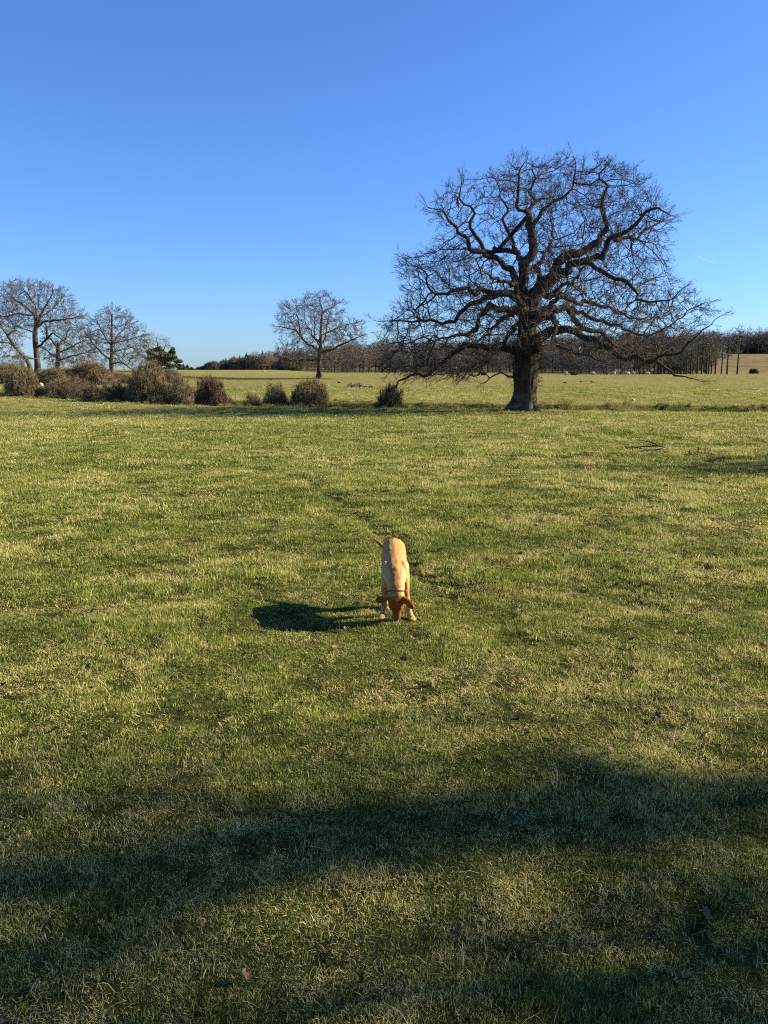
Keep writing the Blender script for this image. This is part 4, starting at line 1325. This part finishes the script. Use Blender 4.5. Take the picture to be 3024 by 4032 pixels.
# ------------------------------------------------------------------ fallen leaves
M['leaf'] = simple_mat('dead_leaf', (.10, .062, .032), (.22, .138, .075), 30, .7)
M['pale_leaf'] = simple_mat('bleached_leaf', (.26, .16, .085), (.38, .26, .15), 30, .7)


def leaf_mesh(seed):
    g = np.random.default_rng(seed)
    L = 7; V, F = [], []
    curl = g.uniform(6, 16); tw = g.uniform(-.6, .6)
    for i in range(L):
        t = i / (L - 1); x = (t - .5) * .075
        w = .018 * math.sin(math.pi * min(1, t * .92 + .04)) * (1 + .35 * math.cos(i * math.pi))
        z = curl * x * x + .006
        for s in (-1, 0, 1):
            V.append((x, s * w, z + abs(s) * w * .5 + s * tw * x))
    for i in range(L - 1):
        for s in range(2):
            a = i * 3 + s
            F += [(a, a + 1, a + 4), (a, a + 4, a + 3)]
    return mesh_np('leaf', np.array(V), np.array(F), True)


LV = [leaf_mesh(300 + i) for i in range(4)]
for m_ in LV: m_.materials.append(M['leaf'])


def leaf_at(x, y, s, pale, k):
    o = link('fallen_leaf', LV[k % 4])
    o.location = (x, y, gz(x, y) + .022); o.rotation_euler = (g.normal() * .5, g.normal() * .5, g.uniform(0, 6.28)); o.scale = (s, s, s)
    o['category'] = 'leaf'
    if pale:
        o.material_slots[0].link = 'OBJECT'; o.material_slots[0].material = M['pale_leaf']
        o['label'] = 'bleached curled leaf lying in the short grass'; o['group'] = 'bleached leaves on the grass'
    else:
        o['label'] = 'brown curled oak leaf lying in the short grass'; o['group'] = 'brown leaves on the grass'


def ground_at(u, v):
    a, b_ = (u - 1512) / FPX, (2016 - v) / FPX
    dx, dy, dz = a, CP + b_ * SP, -SP + b_ * CP
    t = CAM_H / -dz
    for _ in range(12):
        t = (CAM_H - gz(dx * t, dy * t)) / -dz
    return dx * t, dy * t


for i, (u, v) in enumerate([(1000, 3450), (1320, 3450), (1090, 3410), (1190, 3450), (650, 2800), (270, 2865), (140, 2890), (1560, 3915), (2310, 3370), (2620, 2815), (2120, 2890), (500, 3750), (210, 2895),
                            (1470, 2890), (2240, 2650), (1462, 2435), (1440, 2243), (1455, 2238), (1425, 2285), (1470, 2288), (1500, 2300), (1290, 2395), (960, 3870), (2060, 2830), (2570, 3350), (860, 2910), (2830, 2700),
                            (600, 2990), (1130, 2440), (1160, 2460), (1010, 2290), (1910, 2530), (2330, 2780), (2780, 3630), (1800, 3700), (345, 2640), (820, 2560), (1700, 2700), (2500, 2560), (2700, 2450), (2150, 2420), (1910, 2260),
                            (500, 2440), (240, 2380), (1200, 2640), (1340, 2590), (2380, 2300), (2660, 2250)]):
    x, y = ground_at(u, v)
    leaf_at(x, y, g.uniform(.36, .66), 16 <= i <= 20, i)
n = 700
r = np.sqrt(g.uniform(9, 18 ** 2, n)); a = g.uniform(-R(34), R(34), n); x = r * np.sin(a); y = r * np.cos(a)
s = g.uniform(.4, .8, n)
instancer('leaf_litter', LV, np.stack([x, y, sheet_h(x, y) + .02], 1), np.stack([g.normal(size=n) * .5, g.normal(size=n) * .5, g.uniform(0, 6.28, n)], 1), np.stack([s, s, s], 1), g.integers(0, 4, n), kind='stuff', label='small dead leaves scattered over the grass')

# ------------------------------------------------------------------ blobs -> one continuous body
def body_mesh(name, parts, voxel, smooth=5):
    """parts: (x, y, z, rx, ry, rz, euler) ellipsoids, fused into one skin"""
    bm = bmesh.new()
    for (c, rad, eu) in parts:
        mt = Matrix.Translation(c) @ Euler(eu).to_matrix().to_4x4() @ Matrix.Diagonal((*rad, 1))
        bmesh.ops.create_icosphere(bm, subdivisions=2, radius=1.0, matrix=mt)
    me = bpy.data.meshes.new(name + '_blobs'); bm.to_mesh(me); bm.free()
    o = bpy.data.objects.new(name + '_blobs', me); C.objects.link(o)
    md = o.modifiers.new('r', 'REMESH'); md.mode = 'VOXEL'; md.voxel_size = voxel
    sm = o.modifiers.new('s', 'SMOOTH'); sm.iterations = smooth; sm.factor = .5
    dg = bpy.context.evaluated_depsgraph_get()
    out = bpy.data.meshes.new_from_object(o.evaluated_get(dg))
    bpy.data.objects.remove(o); bpy.data.meshes.remove(me)
    out.name = name
    out.polygons.foreach_set('use_smooth', np.ones(len(out.polygons), bool))
    return out


def chain(pts, step=.3):
    """spheres or ellipsoids interpolated along x y z rx [ry rz]"""
    out = []
    pts = [tuple(p) if len(p) == 6 else (*p[:3], p[3], p[3], p[3]) for p in pts]
    q = np.array(pts, float)
    for a, b_ in zip(q[:-1], q[1:]):
        n = max(2, int(np.linalg.norm(b_[:3] - a[:3]) / (min(a[3:].min(), b_[3:].min()) * step)) + 1)
        for t in np.linspace(0, 1, n):
            c = a * (1 - t) + b_ * t
            out.append((tuple(c[:3]), tuple(c[3:]), (0, 0, 0)))
    return out


# ------------------------------------------------------------------ the dog
DX, DY = .071, 5.35
dz0 = gz(DX, DY)
D0 = np.array([DX, DY, dz0 - .004])
dog = thing('dog', 'fox-red labrador puppy with its nose down in the grass', 'dog', D0)


def zp(zx, zy, Y):
    return P(1440 + zx / 5.82, 2080 + zy / 5.82, Y) - D0


def dp(x, y, z, *r):
    return (x - D0[0], y - D0[1], z - .004 + .004, *r)


parts = []
# trunk of the body
parts += chain([dp(.066, 5.665, .355, .060, .055, .070), dp(.068, 5.60, .382, .086, .085, .092), dp(.069, 5.50, .368, .086, .08, .092), dp(.071, 5.40, .335, .086, .08, .104), dp(.072, 5.30, .305, .080, .075, .098), dp(.074, 5.235, .285, .070, .06, .085)], .3)
# neck
parts += chain([dp(.073, 5.29, .335, .060, .06, .058), dp(.0745, 5.225, .295, .060, .056, .058), dp(.077, 5.175, .235, .060, .052, .055), dp(.078, 5.155, .195, .056, .05, .05)], .3)
# withers ridge of loose skin
parts += chain([dp(.071, 5.33, .378, .022), dp(.073, 5.26, .352, .022)], .5)
# head: skull, stop, muzzle
parts += chain([dp(.078, 5.155, .176, .060, .05, .046), dp(.080, 5.148, .143, .058, .048, .042), dp(.082, 5.150, .110, .044, .040, .034)], .3)
parts += chain([dp(.082, 5.150, .106, .036, .034, .03), dp(.082, 5.156, .073, .031, .029, .026), dp(.083, 5.164, .046, .028, .026, .022), dp(.083, 5.168, .032, .025, .022, .018)], .3)
for s in (-1, 1):   # cheeks and brows
    parts.append((dp(.078 + s * .032, 5.150, .125), (.022, .028, .032), (0, 0, 0)))
    parts.append((dp(.078 + s * .020, 5.118, .122), (.012, .010, .010), (0, 0, 0)))
    parts.append((dp(.077 + s * .011, 5.172, .052), (.014, .020, .018), (0, 0, 0)))
# ears
def ear(pts, thick, width, spin):
    q = [np.array(p) for p in pts]
    for a, b_ in zip(q[:-1], q[1:]):
        for t in np.linspace(0, 1, 6):
            c = a * (1 - t) + b_ * t
            parts.append((tuple(c[:3]), (c[3], thick, c[3] * .9), (0, spin, 0)))
ear([(*zp(520, 1565, 5.135), .020), (*zp(445, 1600, 5.122), .026), (*zp(370, 1635, 5.118), .030), (*zp(300, 1645, 5.122), .026)], .0085, .02, 0)
ear([(*zp(845, 1590, 5.135), .018), (*zp(905, 1645, 5.118), .025), (*zp(985, 1715, 5.112), .028), (*zp(1045, 1785, 5.116), .024)], .0085, .02, .7)
# front legs
parts += chain([dp(.020, 5.295, .335, .042, .05, .05), dp(.014, 5.285, .27, .037, .045, .045), dp(.008, 5.305, .20, .028, .036, .034), dp(.004, 5.295, .15, .022), dp(-.001, 5.280, .085, .0195), dp(-.006, 5.272, .052, .0185), dp(-.012, 5.262, .030, .020)], .35)
parts += chain([dp(.126, 5.295, .335, .042, .05, .05), dp(.133, 5.285, .27, .036, .045, .045), dp(.142, 5.305, .20, .027, .036, .034), dp(.150, 5.290, .15, .0205), dp(.161, 5.268, .085, .0185), dp(.168, 5.256, .052, .0180), dp(.174, 5.244, .030, .020)], .35)
for (px, py, sx) in ((-.016, 5.236, -.10), (.180, 5.216, .25)):      # paws with toes
    parts.append((dp(px, py + .006, .021), (.023, .028, .018), (0, 0, 0)))
    for j, (tx, ty) in enumerate([(-.019, -.018), (-.0065, -.030), (.0065, -.030), (.019, -.018)]):
        parts.append((dp(px + tx + sx * .02, py + ty, .014), (.0082, .015, .0115), (0, 0, 0)))
# hind legs
for s, xo in ((-1, .024), (1, .112)):
    c = .068
    parts += chain([dp(c + s * .042, 5.605, .345, .048, .065, .07), dp(c + s * .050, 5.54, .265, .036, .055, .055), dp(c + s * .048, 5.515, .215, .030, .036, .036), dp(c + s * .046, 5.56, .150, .021, .024, .024), dp(c + s * .045, 5.585, .115, .018), dp(xo, 5.545, .065, .016), dp(xo, 5.510, .032, .018), dp(xo, 5.475, .022, .021)], .35)
    for tx, ty in [(-.014, -.020), (-.005, -.028), (.005, -.028), (.014, -.020)]:
        parts.append((dp(xo + tx, 5.475 + ty, .013), (.0075, .014, .011), (0, 0, 0)))
# tail
t1, t2 = zp(385, 410, 5.79), zp(172, 245, 5.86)
parts += chain([dp(.062, 5.690, .365, .024), dp(.045, 5.735, .358, .021), (*t1, .0165), (*(t1 * .5 + t2 * .5 + [0, 0, .004]), .0125), (*t2, .006)], .3)
dme = body_mesh('body', parts, .0042, 14)
nv = len(dme.vertices)
co = np.empty(nv * 3, np.float32); dme.vertices.foreach_get('co', co); co = co.reshape(-1, 3) + D0
fx, fy, fz = co[:, 0], co[:, 1], co[:, 2] - D0[2]
tan = np.array([.43, .245, .090]); cream = np.array([.54, .38, .175]); fox = np.array([.31, .100, .014]); deep = np.array([.14, .042, .009])
colr = np.tile(tan, (nv, 1))
def blend(c, w):
    global colr
    w = np.clip(w, 0, 1)[:, None]; colr = colr * (1 - w) + c * w
xc = np.abs(fx - .073)
blend(cream, sstep(.035, .075, xc) * sstep(5.42, 5.30, fy) * sstep(.16, .26, fz))               # pale shoulders
blend(cream, sstep(.028, .055, xc) * sstep(.17, .21, fz) * sstep(5.26, 5.20, fy))               # pale sides of the neck
blend(cream, sstep(.10, .03, fz) * sstep(5.2, 5.24, fy) * .5)
blend(tan * .86 + fox * .14, np.exp(-((fx - .070) / .016) ** 2) * sstep(5.6, 5.4, fy) * .6)      # darker line along the spine
head = sstep(.205, .170, fz) * sstep(5.245, 5.215, fy) * (1 - sstep(.05, .062, xc) * sstep(.088, .072, fz))
blend(fox * .80 + deep * .20, head)
blend(deep * .55 + fox * .45, head * np.exp(-((fx - .076) / .020) ** 2) * sstep(.135, .10, fz) * .75)
ears = head * sstep(.052, .066, xc) * sstep(.06, .09, fz) * sstep(5.19, 5.165, fy)
blend(fox, ears)
blend(fox * .35 + deep * .65, ears * sstep(.07, .11, xc))
blend(fox * .6 + tan * .4, sstep(5.72, 5.76, fy))                                               # tail
nrm = np.empty(nv * 3, np.float32); dme.vertices.foreach_get('normal', nrm); nrm = nrm.reshape(-1, 3)
fur = fbm(fx * 120 + fz * 30, fy * 45 + fz * 60, 501, 2) * .0018 + fbm(fx * 38, fy * 16 + fz * 22, 502, 2) * .0032
dme.vertices.foreach_set('co', (co - D0 + nrm * fur[:, None]).astype(np.float32).ravel()); dme.update()
at = dme.attributes.new('col', 'FLOAT_COLOR', 'POINT')
cc = np.ones((nv, 4), np.float32); cc[:, :3] = colr; at.data.foreach_set('color', cc.ravel())


def fur_mat():
    m, nt, b = new_mat('dog_fur')
    a = N(nt, 'ShaderNodeAttribute'); a.attribute_name = 'col'
    tc = N(nt, 'ShaderNodeTexCoord').outputs['Object']
    mp = N(nt, 'ShaderNodeMapping'); mp.inputs['Scale'].default_value = (1, .28, .28)
    nt.links.new(tc, mp.inputs['Vector'])
    n = noise(nt, 260, 4, .65, mp.outputs[0], .6).outputs['Fac']
    n2 = noise(nt, 34, 3, .6, mp.outputs[0], .4).outputs['Fac']
    c = mixc(nt, 1.0, a.outputs['Color'], ramp(nt, n, [(.3, (.62, .57, .50)), (.7, (1.22, 1.20, 1.15))]).outputs[0], 'MULTIPLY')
    c = mixc(nt, 1.0, c, ramp(nt, n2, [(.3, (.84, .80, .74)), (.65, (1.08, 1.06, 1.05))]).outputs[0], 'MULTIPLY')
    nt.links.new(c, b.inputs['Base Color'])
    b.inputs['Roughness'].default_value = .72
    b.inputs['Sheen Weight'].default_value = .08; b.inputs['Specular IOR Level'].default_value = .06
    b.inputs['Sheen Roughness'].default_value = .5
    b.inputs['Sheen Tint'].default_value = (1, .8, .5, 1)
    bump(nt, b, n, .5, .004)
    return m


M['fur'] = fur_mat()
link('body', dme, M['fur'], dog)
# collar, nose, eyes, nails
M['collar'] = simple_mat('red_collar', (.11, .008, .012), (.16, .012, .018), 40, .5)
M['nose'] = simple_mat('dark_nose', (.02, .012, .01), (.04, .022, .018), 60, .35, spec=.5)
cb = Tubes(); a = np.linspace(0, 2 * math.pi, 37)
cc_ = np.array(dp(.0775, 5.170, .212)); ax = np.array([.02, -.28, -.95]); ax /= np.linalg.norm(ax)
e1 = np.cross(ax, [0, 1, 0]); e1 /= np.linalg.norm(e1); e2 = np.cross(ax, e1)
ringp = cc_ + .0635 * np.cos(a)[:, None] * e1 + .0585 * np.sin(a)[:, None] * e2
cb.add(ringp, np.full(37, .0032), 6)
col_o = link('collar', cb.mesh('collar'), M['collar'], dog)
nb = body_mesh('nose', [(dp(.077, 5.156, .024), (.013, .010, .009), (0, 0, 0)), (dp(.071, 5.157, .021), (.007, .008, .008), (0, 0, 0)), (dp(.083, 5.157, .021), (.007, .008, .008), (0, 0, 0))], .003, 2)
link('nose', nb, M['nose'], dog)
for s in (-1, 1):
    eb = body_mesh('eye', [(dp(.0785 + s * .025, 5.112, .108), (.0065, .006, .0065), (0, 0, 0))], .002, 1)
    link('eye', eb, M['nose'], dog)

# ------------------------------------------------------------------ sheep
M['wool'] = simple_mat('sheep_wool', (.32, .28, .22), (.46, .41, .33), 14, .95, bumpd=.03)
M['sheep_face'] = simple_mat('sheep_face', (.42, .36, .28), (.60, .53, .42), 20)
sh_body = body_mesh('body', chain([(-.42, 0, .62, .22, .2, .24), (-.1, 0, .62, .3, .27, .29), (.25, 0, .64, .28, .25, .27), (.42, 0, .66, .18, .18, .2)], .5) +
                    chain([(.42, 0, .70, .13), (.56, 0, .82, .11), (.60, 0, .86, .10)], .5) + chain([(.60, 0, .88, .095), (.74, 0, .80, .07), (.80, 0, .75, .05)], .5) +
                    [((.58, .12, .90), (.03, .09, .035), (.2, 0, 0)), ((.58, -.12, .90), (.03, .09, .035), (-.2, 0, 0))] +
                    sum([chain([(x, y, .5, .07), (x + .01, y, .28, .042), (x, y, .05, .035), (x + .03, y, .03, .04)], .6) for x in (-.38, .30) for y in (-.13, .13)], []), .03, 3)
sh_graze = body_mesh('body', chain([(-.42, 0, .62, .22, .2, .24), (-.1, 0, .62, .3, .27, .29), (.25, 0, .62, .28, .25, .27), (.42, 0, .60, .18, .18, .2)], .5) +
                     chain([(.42, 0, .58, .13), (.56, 0, .42, .11), (.62, 0, .32, .10)], .5) + chain([(.62, 0, .30, .095), (.70, 0, .18, .07), (.74, 0, .08, .05)], .5) +
                     [((.58, .12, .36), (.03, .09, .035), (.2, 0, 0)), ((.58, -.12, .36), (.03, .09, .035), (-.2, 0, 0))] +
                     sum([chain([(x, y, .5, .07), (x + .01, y, .28, .042), (x, y, .05, .035), (x + .03, y, .03, .04)], .6) for x in (-.38, .30) for y in (-.13, .13)], []), .03, 3)
for i, (u, Y, rz, me, s, lab, grp) in enumerate([
        (160, 72, -1.4, sh_body, .72, 'pale sheep facing the camera between the first two bushes at left', None),
        (22, 80, 2.6, sh_graze, .75, 'pale sheep grazing at the left picture edge', None),
        (1036, 215, 0, sh_graze, .8, 'tiny pale sheep far out near the wood, left of the middle oak', None),
        (2228, 240, .3, sh_body, 1, 'distant pale sheep standing in the far field right of the great oak, left one', 'sheep in the far field'),
        (2261, 245, 2.8, sh_graze, 1, 'distant pale sheep standing in the far field right of the great oak, right one', 'sheep in the far field'),
        (2230, 150, 3.0, sh_graze, .7, 'pale lamb low in the grass nearest the oak', 'sheep in the far field'),
        (2334, 192, .2, sh_graze, 1, 'pale sheep grazing under the small round tree by the fence', 'sheep in the far field'),
        (2420, 190, 1.2, sh_graze, 1, 'pale sheep along the far fence', 'sheep at the far fence'),
        (2464, 193, 2.9, sh_graze, 1, 'pale sheep along the far fence', 'sheep at the far fence'),
        (2473, 192, .4, sh_graze, 1, 'pale sheep along the far fence', 'sheep at the far fence'),
        (2492, 194, 3.1, sh_graze, 1, 'pale sheep along the far fence', 'sheep at the far fence'),
        (2550, 190, .1, sh_graze, 1, 'pale sheep right of the thick trunk by the far fence', None)]):
    x = P(u, 1475, Y)[0]
    o = link('sheep', me, M['wool']); o.location = (x, Y, gz(x, Y)); o.rotation_euler = (0, 0, rz); s *= .85; o.scale = (s, s, s)
    o['label'] = lab; o['category'] = 'sheep'
    if grp: o['group'] = grp

# ------------------------------------------------------------------ crows
M['crow'] = simple_mat('black_feathers', (.010, .010, .012), (.022, .022, .026), 30, .5, spec=.4)
crow_me = body_mesh('crow', chain([(-.10, 0, .15, .04, .045, .035), (0, 0, .17, .06, .06, .058), (.09, 0, .20, .045, .045, .05), (.13, 0, .24, .036)], .5) +
                    chain([(.13, 0, .25, .034), (.17, 0, .245, .018), (.205, 0, .238, .007)], .5) + chain([(-.10, 0, .14, .035, .035, .014), (-.24, 0, .10, .022, .035, .009)], .4) +
                    chain([(.0, .03, .13, .012), (.01, .03, .01, .009)], .6) + chain([(.0, -.03, .13, .012), (.01, -.03, .01, .009)], .6), .009, 2)
for (u, Y, rz, lab) in [(2287, 92, .3, 'black crow on the pasture right of the great oak, left one of two'), (2330, 90, 2.6, 'black crow on the pasture right of the great oak, right one of two'),
                        (2116, 92, .2, 'black crow on the pasture just right of the oak trunk'), (1335, 88, 2.9, 'black crow on the pasture left of the sawn logs')]:
    x = P(u, 1515, Y)[0]
    o = link('crow', crow_me, M['crow']); o.location = (x, Y, gz(x, Y)); o.rotation_euler = (0, 0, rz); o.scale = (1.15,) * 3
    o['label'] = lab; o['category'] = 'bird'; o['group'] = 'crows on the pasture'
q = P(*OC(412, 308), OY - 2.6)
o = link('crow', crow_me, M['crow']); o.location = q; o.rotation_euler = (0, -.9, 1.9); o.scale = (1.25,) * 3
o['label'] = 'black crow perched in the upper left crown of the great oak'; o['category'] = 'bird'

# ------------------------------------------------------------------ sawn logs, fallen branch, thistles, mound, fence, contrail
M['log_bark'] = bark_mat('log_bark', (.04, .032, .024), (.13, .10, .075), (.15, .13, .09), 3)
M['cut'] = simple_mat('sawn_wood', (.42, .34, .22), (.58, .49, .35), 8, .8)


def make_log(label, x, y, L, r, rz, tilt, up=0):
    root = thing('log', label, 'log', (x, y, gz(x, y) + r * .85 + up), rz, 'sawn logs on the pasture')
    root.rotation_euler = (0, tilt, rz)
    t = Tubes(); k = np.linspace(-L / 2, L / 2, 5)
    t.add(np.stack([k, .01 * np.sin(k * 9), .01 * np.cos(k * 7)], 1), r * (1 + .05 * np.sin(np.arange(5) * 2.1)), 12)
    link('bark', t.mesh('bark'), M['log_bark'], root)
    for s in (-1, 1):
        e = Tubes(); e.add([(s * L / 2 - s * .01, .01 * math.sin(s * L / 2 * 9), .01), (s * L / 2 + s * .012, .01 * math.sin(s * L / 2 * 9), .01)], [r * .97, r * .93], 12)
        link('cut_end', e.mesh('cut_end', False), M['cut'], root)


LY = 79.0
for u, L, r, rz, tl_, up, lab in [(1376, .75, .13, .5, -.5, .05, 'sawn log propped at a slant on the left end of the log row'), (1388, .55, .15, -1.3, 0, 0, 'sawn log with its pale cut end showing, second from the left of the row'),
                                  (1399, .45, .16, -1.5, 0, 0, 'sawn log end-on in the log row, third from the left'), (1408, .5, .17, -1.7, .1, 0, 'thick sawn log end-on in the middle of the log row'),
                                  (1416, .5, .15, 1.3, .5, .05, 'sawn log tipped up right of the middle of the log row'), (1424, .4, .14, -1.4, 0, 0, 'short sawn log end-on, third from the right of the row'),
                                  (1431, .45, .12, -1.1, 0, 0, 'small sawn log second from the right of the row'), (1437, .4, .10, .2, 0, 0, 'smallest sawn log at the right end of the row')]:
    make_log(lab, P(u, 1520, LY)[0], LY + g.normal() * .12, L, r, rz, tl_, up)
x = P(1459, 1522, 78)[0]
make_log('single small log lying apart to the right of the log row', x, 78, .5, .09, .1, 0)

# fallen dead branch on the right
fx0, fy0 = ground_at(2555, 1782)
fb = thing('fallen_branch', 'dead grey branch with side sticks lying in the grass at right', 'branch', (fx0, fy0, gz(fx0, fy0)))
st = Tubes(); pk = Tubes()
def st_add(t, pts): 
    q = catmull(pts, .05); q[1:-1, :3] += g.normal(size=(len(q) - 2, 3)) * .005; t.add(q[:, :3], q[:, 3], 6)
st_add(pk, [(-.16, -.02, .03, .010), (.05, -.05, .045, .013), (.21, -.04, .06, .011), (.255, -.02, .03, .006)])
st_add(st, [(-.27, .03, .07, .006), (-.05, .02, .085, .010), (.18, 0, .09, .011), (.25, -.02, .05, .009)])
st_add(st, [(-.10, .05, .17, .004), (.03, .03, .14, .006), (.20, 0, .085, .009)])
st_add(st, [(.21, 0, .08, .006), (.26, .06, .2, .005), (.30, .10, .31, .003)])
st_add(st, [(-.27, .03, .07, .006), (-.255, 0, .02, .006), (-.24, -.04, 0, .004)])
st_add(st, [(-.29, .02, .10, .004), (-.22, .05, .07, .005), (.0, .06, .03, .006)])
st_add(st, [(-.20, -.05, .03, .005), (0, .0, .03, .006), (.2, .05, .04, .004)])
fb.scale = (1.3, 1.3, 1.5)
link('grey_stick', st.mesh('grey_stick'), M['branch'], fb)
link('pale_stick', pk.mesh('pale_stick'), M['pale_wood'], fb)

M['thistle'] = simple_mat('dead_thistle', (.075, .06, .045), (.15, .12, .09), 30)
for (u, v, hh, tilt, lab) in [(2722, 1800, .15, -.35, 'leaning dead thistle stalk, shorter left one of the pair'), (2746, 1805, .23, .03, 'upright dead thistle stalk, taller right one of the pair')]:
    x, y = ground_at(u, v)
    r = thing('dead_thistle', lab, 'thistle', (x, y, gz(x, y) - .01), 0, 'dead thistles'); r.rotation_euler = (0, tilt, 0)
    t = Tubes(); t.add([(0, 0, 0), (.004, 0, hh * .5), (0, 0, hh)], [.005, .004, .003], 5)
    link('stalk', t.mesh('stalk'), M['thistle'], r)
    t = Tubes(); m_ = 90
    zz = g.uniform(.45, 1, m_) * hh; d = g.normal(size=(m_, 3)); d[:, 2] = np.abs(d[:, 2]) * .6
    t.twigs(np.stack([zz * 0, zz * 0, zz], 1), d, g.uniform(.018, .042, m_), np.full(m_, .0035), .4, g)
    link('seed_heads', t.mesh('seed_heads', False), M['thistle'], r)

# pale stones / sun-bleached lumps in the bank, molehills
M['soil'] = simple_mat('molehill_soil', (.035, .025, .016), (.075, .052, .032), 30, bumpd=.02)
def mound(name, label, cat, u, v, w, h, mt, grp=None, Yo=None):
    x, y = ground_at(u, v)
    if Yo: y = Yo; x = P(u, v, Yo)[0]
    bm = bmesh.new(); bmesh.ops.create_icosphere(bm, subdivisions=3, radius=1)
    for vv in bm.verts:
        k = 1 + .35 * float(fbm(np.array([vv.co.x * 1.7 + u]), np.array([vv.co.y * 1.7 + vv.co.z * 2]), 5, 3)[0])
        vv.co = Vector((vv.co.x * w * k, vv.co.y * w * .8 * k, max(vv.co.z, -.2) * h * k))
    for f in bm.faces: f.smooth = True
    me = bpy.data.meshes.new(name); bm.to_mesh(me); bm.free()
    o = link(name, me, M[mt]); o.location = (x, y, gz(x, y)); o['label'] = label; o['category'] = cat
    if grp: o['group'] = grp
mound('molehill', 'dark flat molehill farthest right on the pasture behind the stream', 'molehill', 2383, 1529, .22, .06, 'soil', None, 74)
mound('molehill', 'dark molehill on the pasture behind the stream, nearest the oak', 'molehill', 2226, 1505, .26, .14, 'soil', None, 92)
mound('stone', 'pale stone at the top of the stream bank right of the great oak', 'stone', 2493, 1573, .13, .09, 'cut', None, 54)

# post and wire fence in the far field
M['post'] = simple_mat('weathered_post', (.07, .058, .045), (.14, .12, .095), 10, stretch=(4, 4, .6))
M['wire'] = simple_mat('fence_wire', (.14, .14, .14), (.2, .2, .2), 10, .5)
fa, fb_ = P(2225, 1475, 197), P(2545, 1475, 200)
fen = thing('fence', 'post and wire fence along the far field with sheep behind it', 'fence', (fa[0], fa[1], gz(fa[0], fa[1])))
pme = Tubes(); pme.add([(0, 0, -.2), (0, 0, .6), (0, 0, 1.15)], [.06, .058, .055], 7); pme = pme.mesh('post', False)
tops = []
for i in range(24):
    p = fa + (fb_ - fa) * i / 23
    o = link('post', pme, M['post'], fen); z = gz(p[0], p[1]); o.location = (p[0] - fa[0], p[1] - fa[1], z - fen.location.z)
    o.rotation_euler = (g.normal() * .04, g.normal() * .04, i); tops.append((p[0] - fa[0], p[1] - fa[1] - .07, z - fen.location.z))
for hgt in (.35, .7, 1.05):
    t = Tubes(); t.add(np.array(tops) + [0, 0, hgt], np.full(24, .008), 3); link('wire', t.mesh('wire'), M['wire'], fen)

# pale fallen trunk behind the fence
x = P(2420, 1463, 225)[0]
ft = thing('dead_tree', 'white bleached fallen trunk lying behind the far fence', 'log', (x, 225, gz(x, 225)))
t = Tubes()
for pts in ([(-1.4, 0, .2, .22), (.2, .1, .75, .2), (1.5, .2, 1.2, .12)], [(.2, .1, .7, .12), (1.0, -.3, .6, .1), (1.9, -.5, .9, .05)], [(-.4, 0, .5, .12), (.2, .5, .9, .1), (.9, .7, 1.3, .05)]):
    q = catmull(pts, .2); t.add(q[:, :3], q[:, 3], 8)
link('bole', t.mesh('bole'), M['wool'], ft)

# short vapour trail high on the right
M['vapour'], nt, b = new_mat('vapour')
b.inputs['Base Color'].default_value = (.9, .9, .9, 1)
tr1, nt_ = N(nt, 'ShaderNodeBsdfTransparent'), None
mx = N(nt, 'ShaderNodeMixShader'); mx.inputs[0].default_value = .10
nt.links.new(tr1.outputs[0], mx.inputs[1]); nt.links.new(b.outputs[0], mx.inputs[2]); nt.links.new(mx.outputs[0], nt.nodes['Material Output'].inputs[0])
ca, cb_ = P(2732, 1003, 9000), P(2822, 1040, 9300)
k = np.linspace(0, 1, 9)[:, None]
t = Tubes(); t.add(ca + (cb_ - ca) * k - ca, np.array([1, 3, 4, 4.5, 5, 5, 4.5, 4, 1.5]), 8)
o = link('vapour_trail', t.mesh('vapour_trail'), M['vapour']); o.location = ca
o['label'] = 'short thin white vapour trail in the blue sky right of the great oak'; o['category'] = 'vapour trail'

# ------------------------------------------------------------------ trees outside the picture on the right, seen only by their shadows
def shade_copy(src, label, x, y, rz, s):
    r = copy_tree(src, label, 'trees outside the picture to the right', (x, y, gz(x, y) - .05), rz, (s, s, s))
    if 'kind' in r: del r['kind']
    return r


shade_copy(oak, 'bare oak out of the picture at right whose shadow covers the foreground grass', 18.5, -3.6, 2.2, 1.0)
for x, y, k, sc_, sz_, lab in [(15.5, 1.2, 0, .92, 1.0, 'bare tree out of the picture at right, nearest of the group shading the foreground'), (22.5, 2.6, 2, .95, 1.1, 'bare tree out of the picture at right, beside the shading oak'),
                               (18.6, 5.55, 5, .46, 1.0, 'slender bare tree out of the picture at right, nearer of two'), (23.5, 6.15, 5, .40, 1.15, 'slender bare tree out of the picture at right, farther of two')]:
    wood_tree('bare_tree', lab, 'trees outside the picture to the right', x, y, k, sc_, x, 'far_twig', sz_)
wood_tree('bare_tree', 'bare tree out of the picture at right whose shadow tip reaches past the dead thistles', 'trees outside the picture to the right', 26.0, 17.4, 4, .85, 1.0, 'far_twig', .84)
wood_tree('bare_tree', 'bare tree out of the picture at far right, beside the one shading the thistles', 'trees outside the picture to the right', 29.0, 18.0, 2, .7, 1.0, 'far_twig', .88)
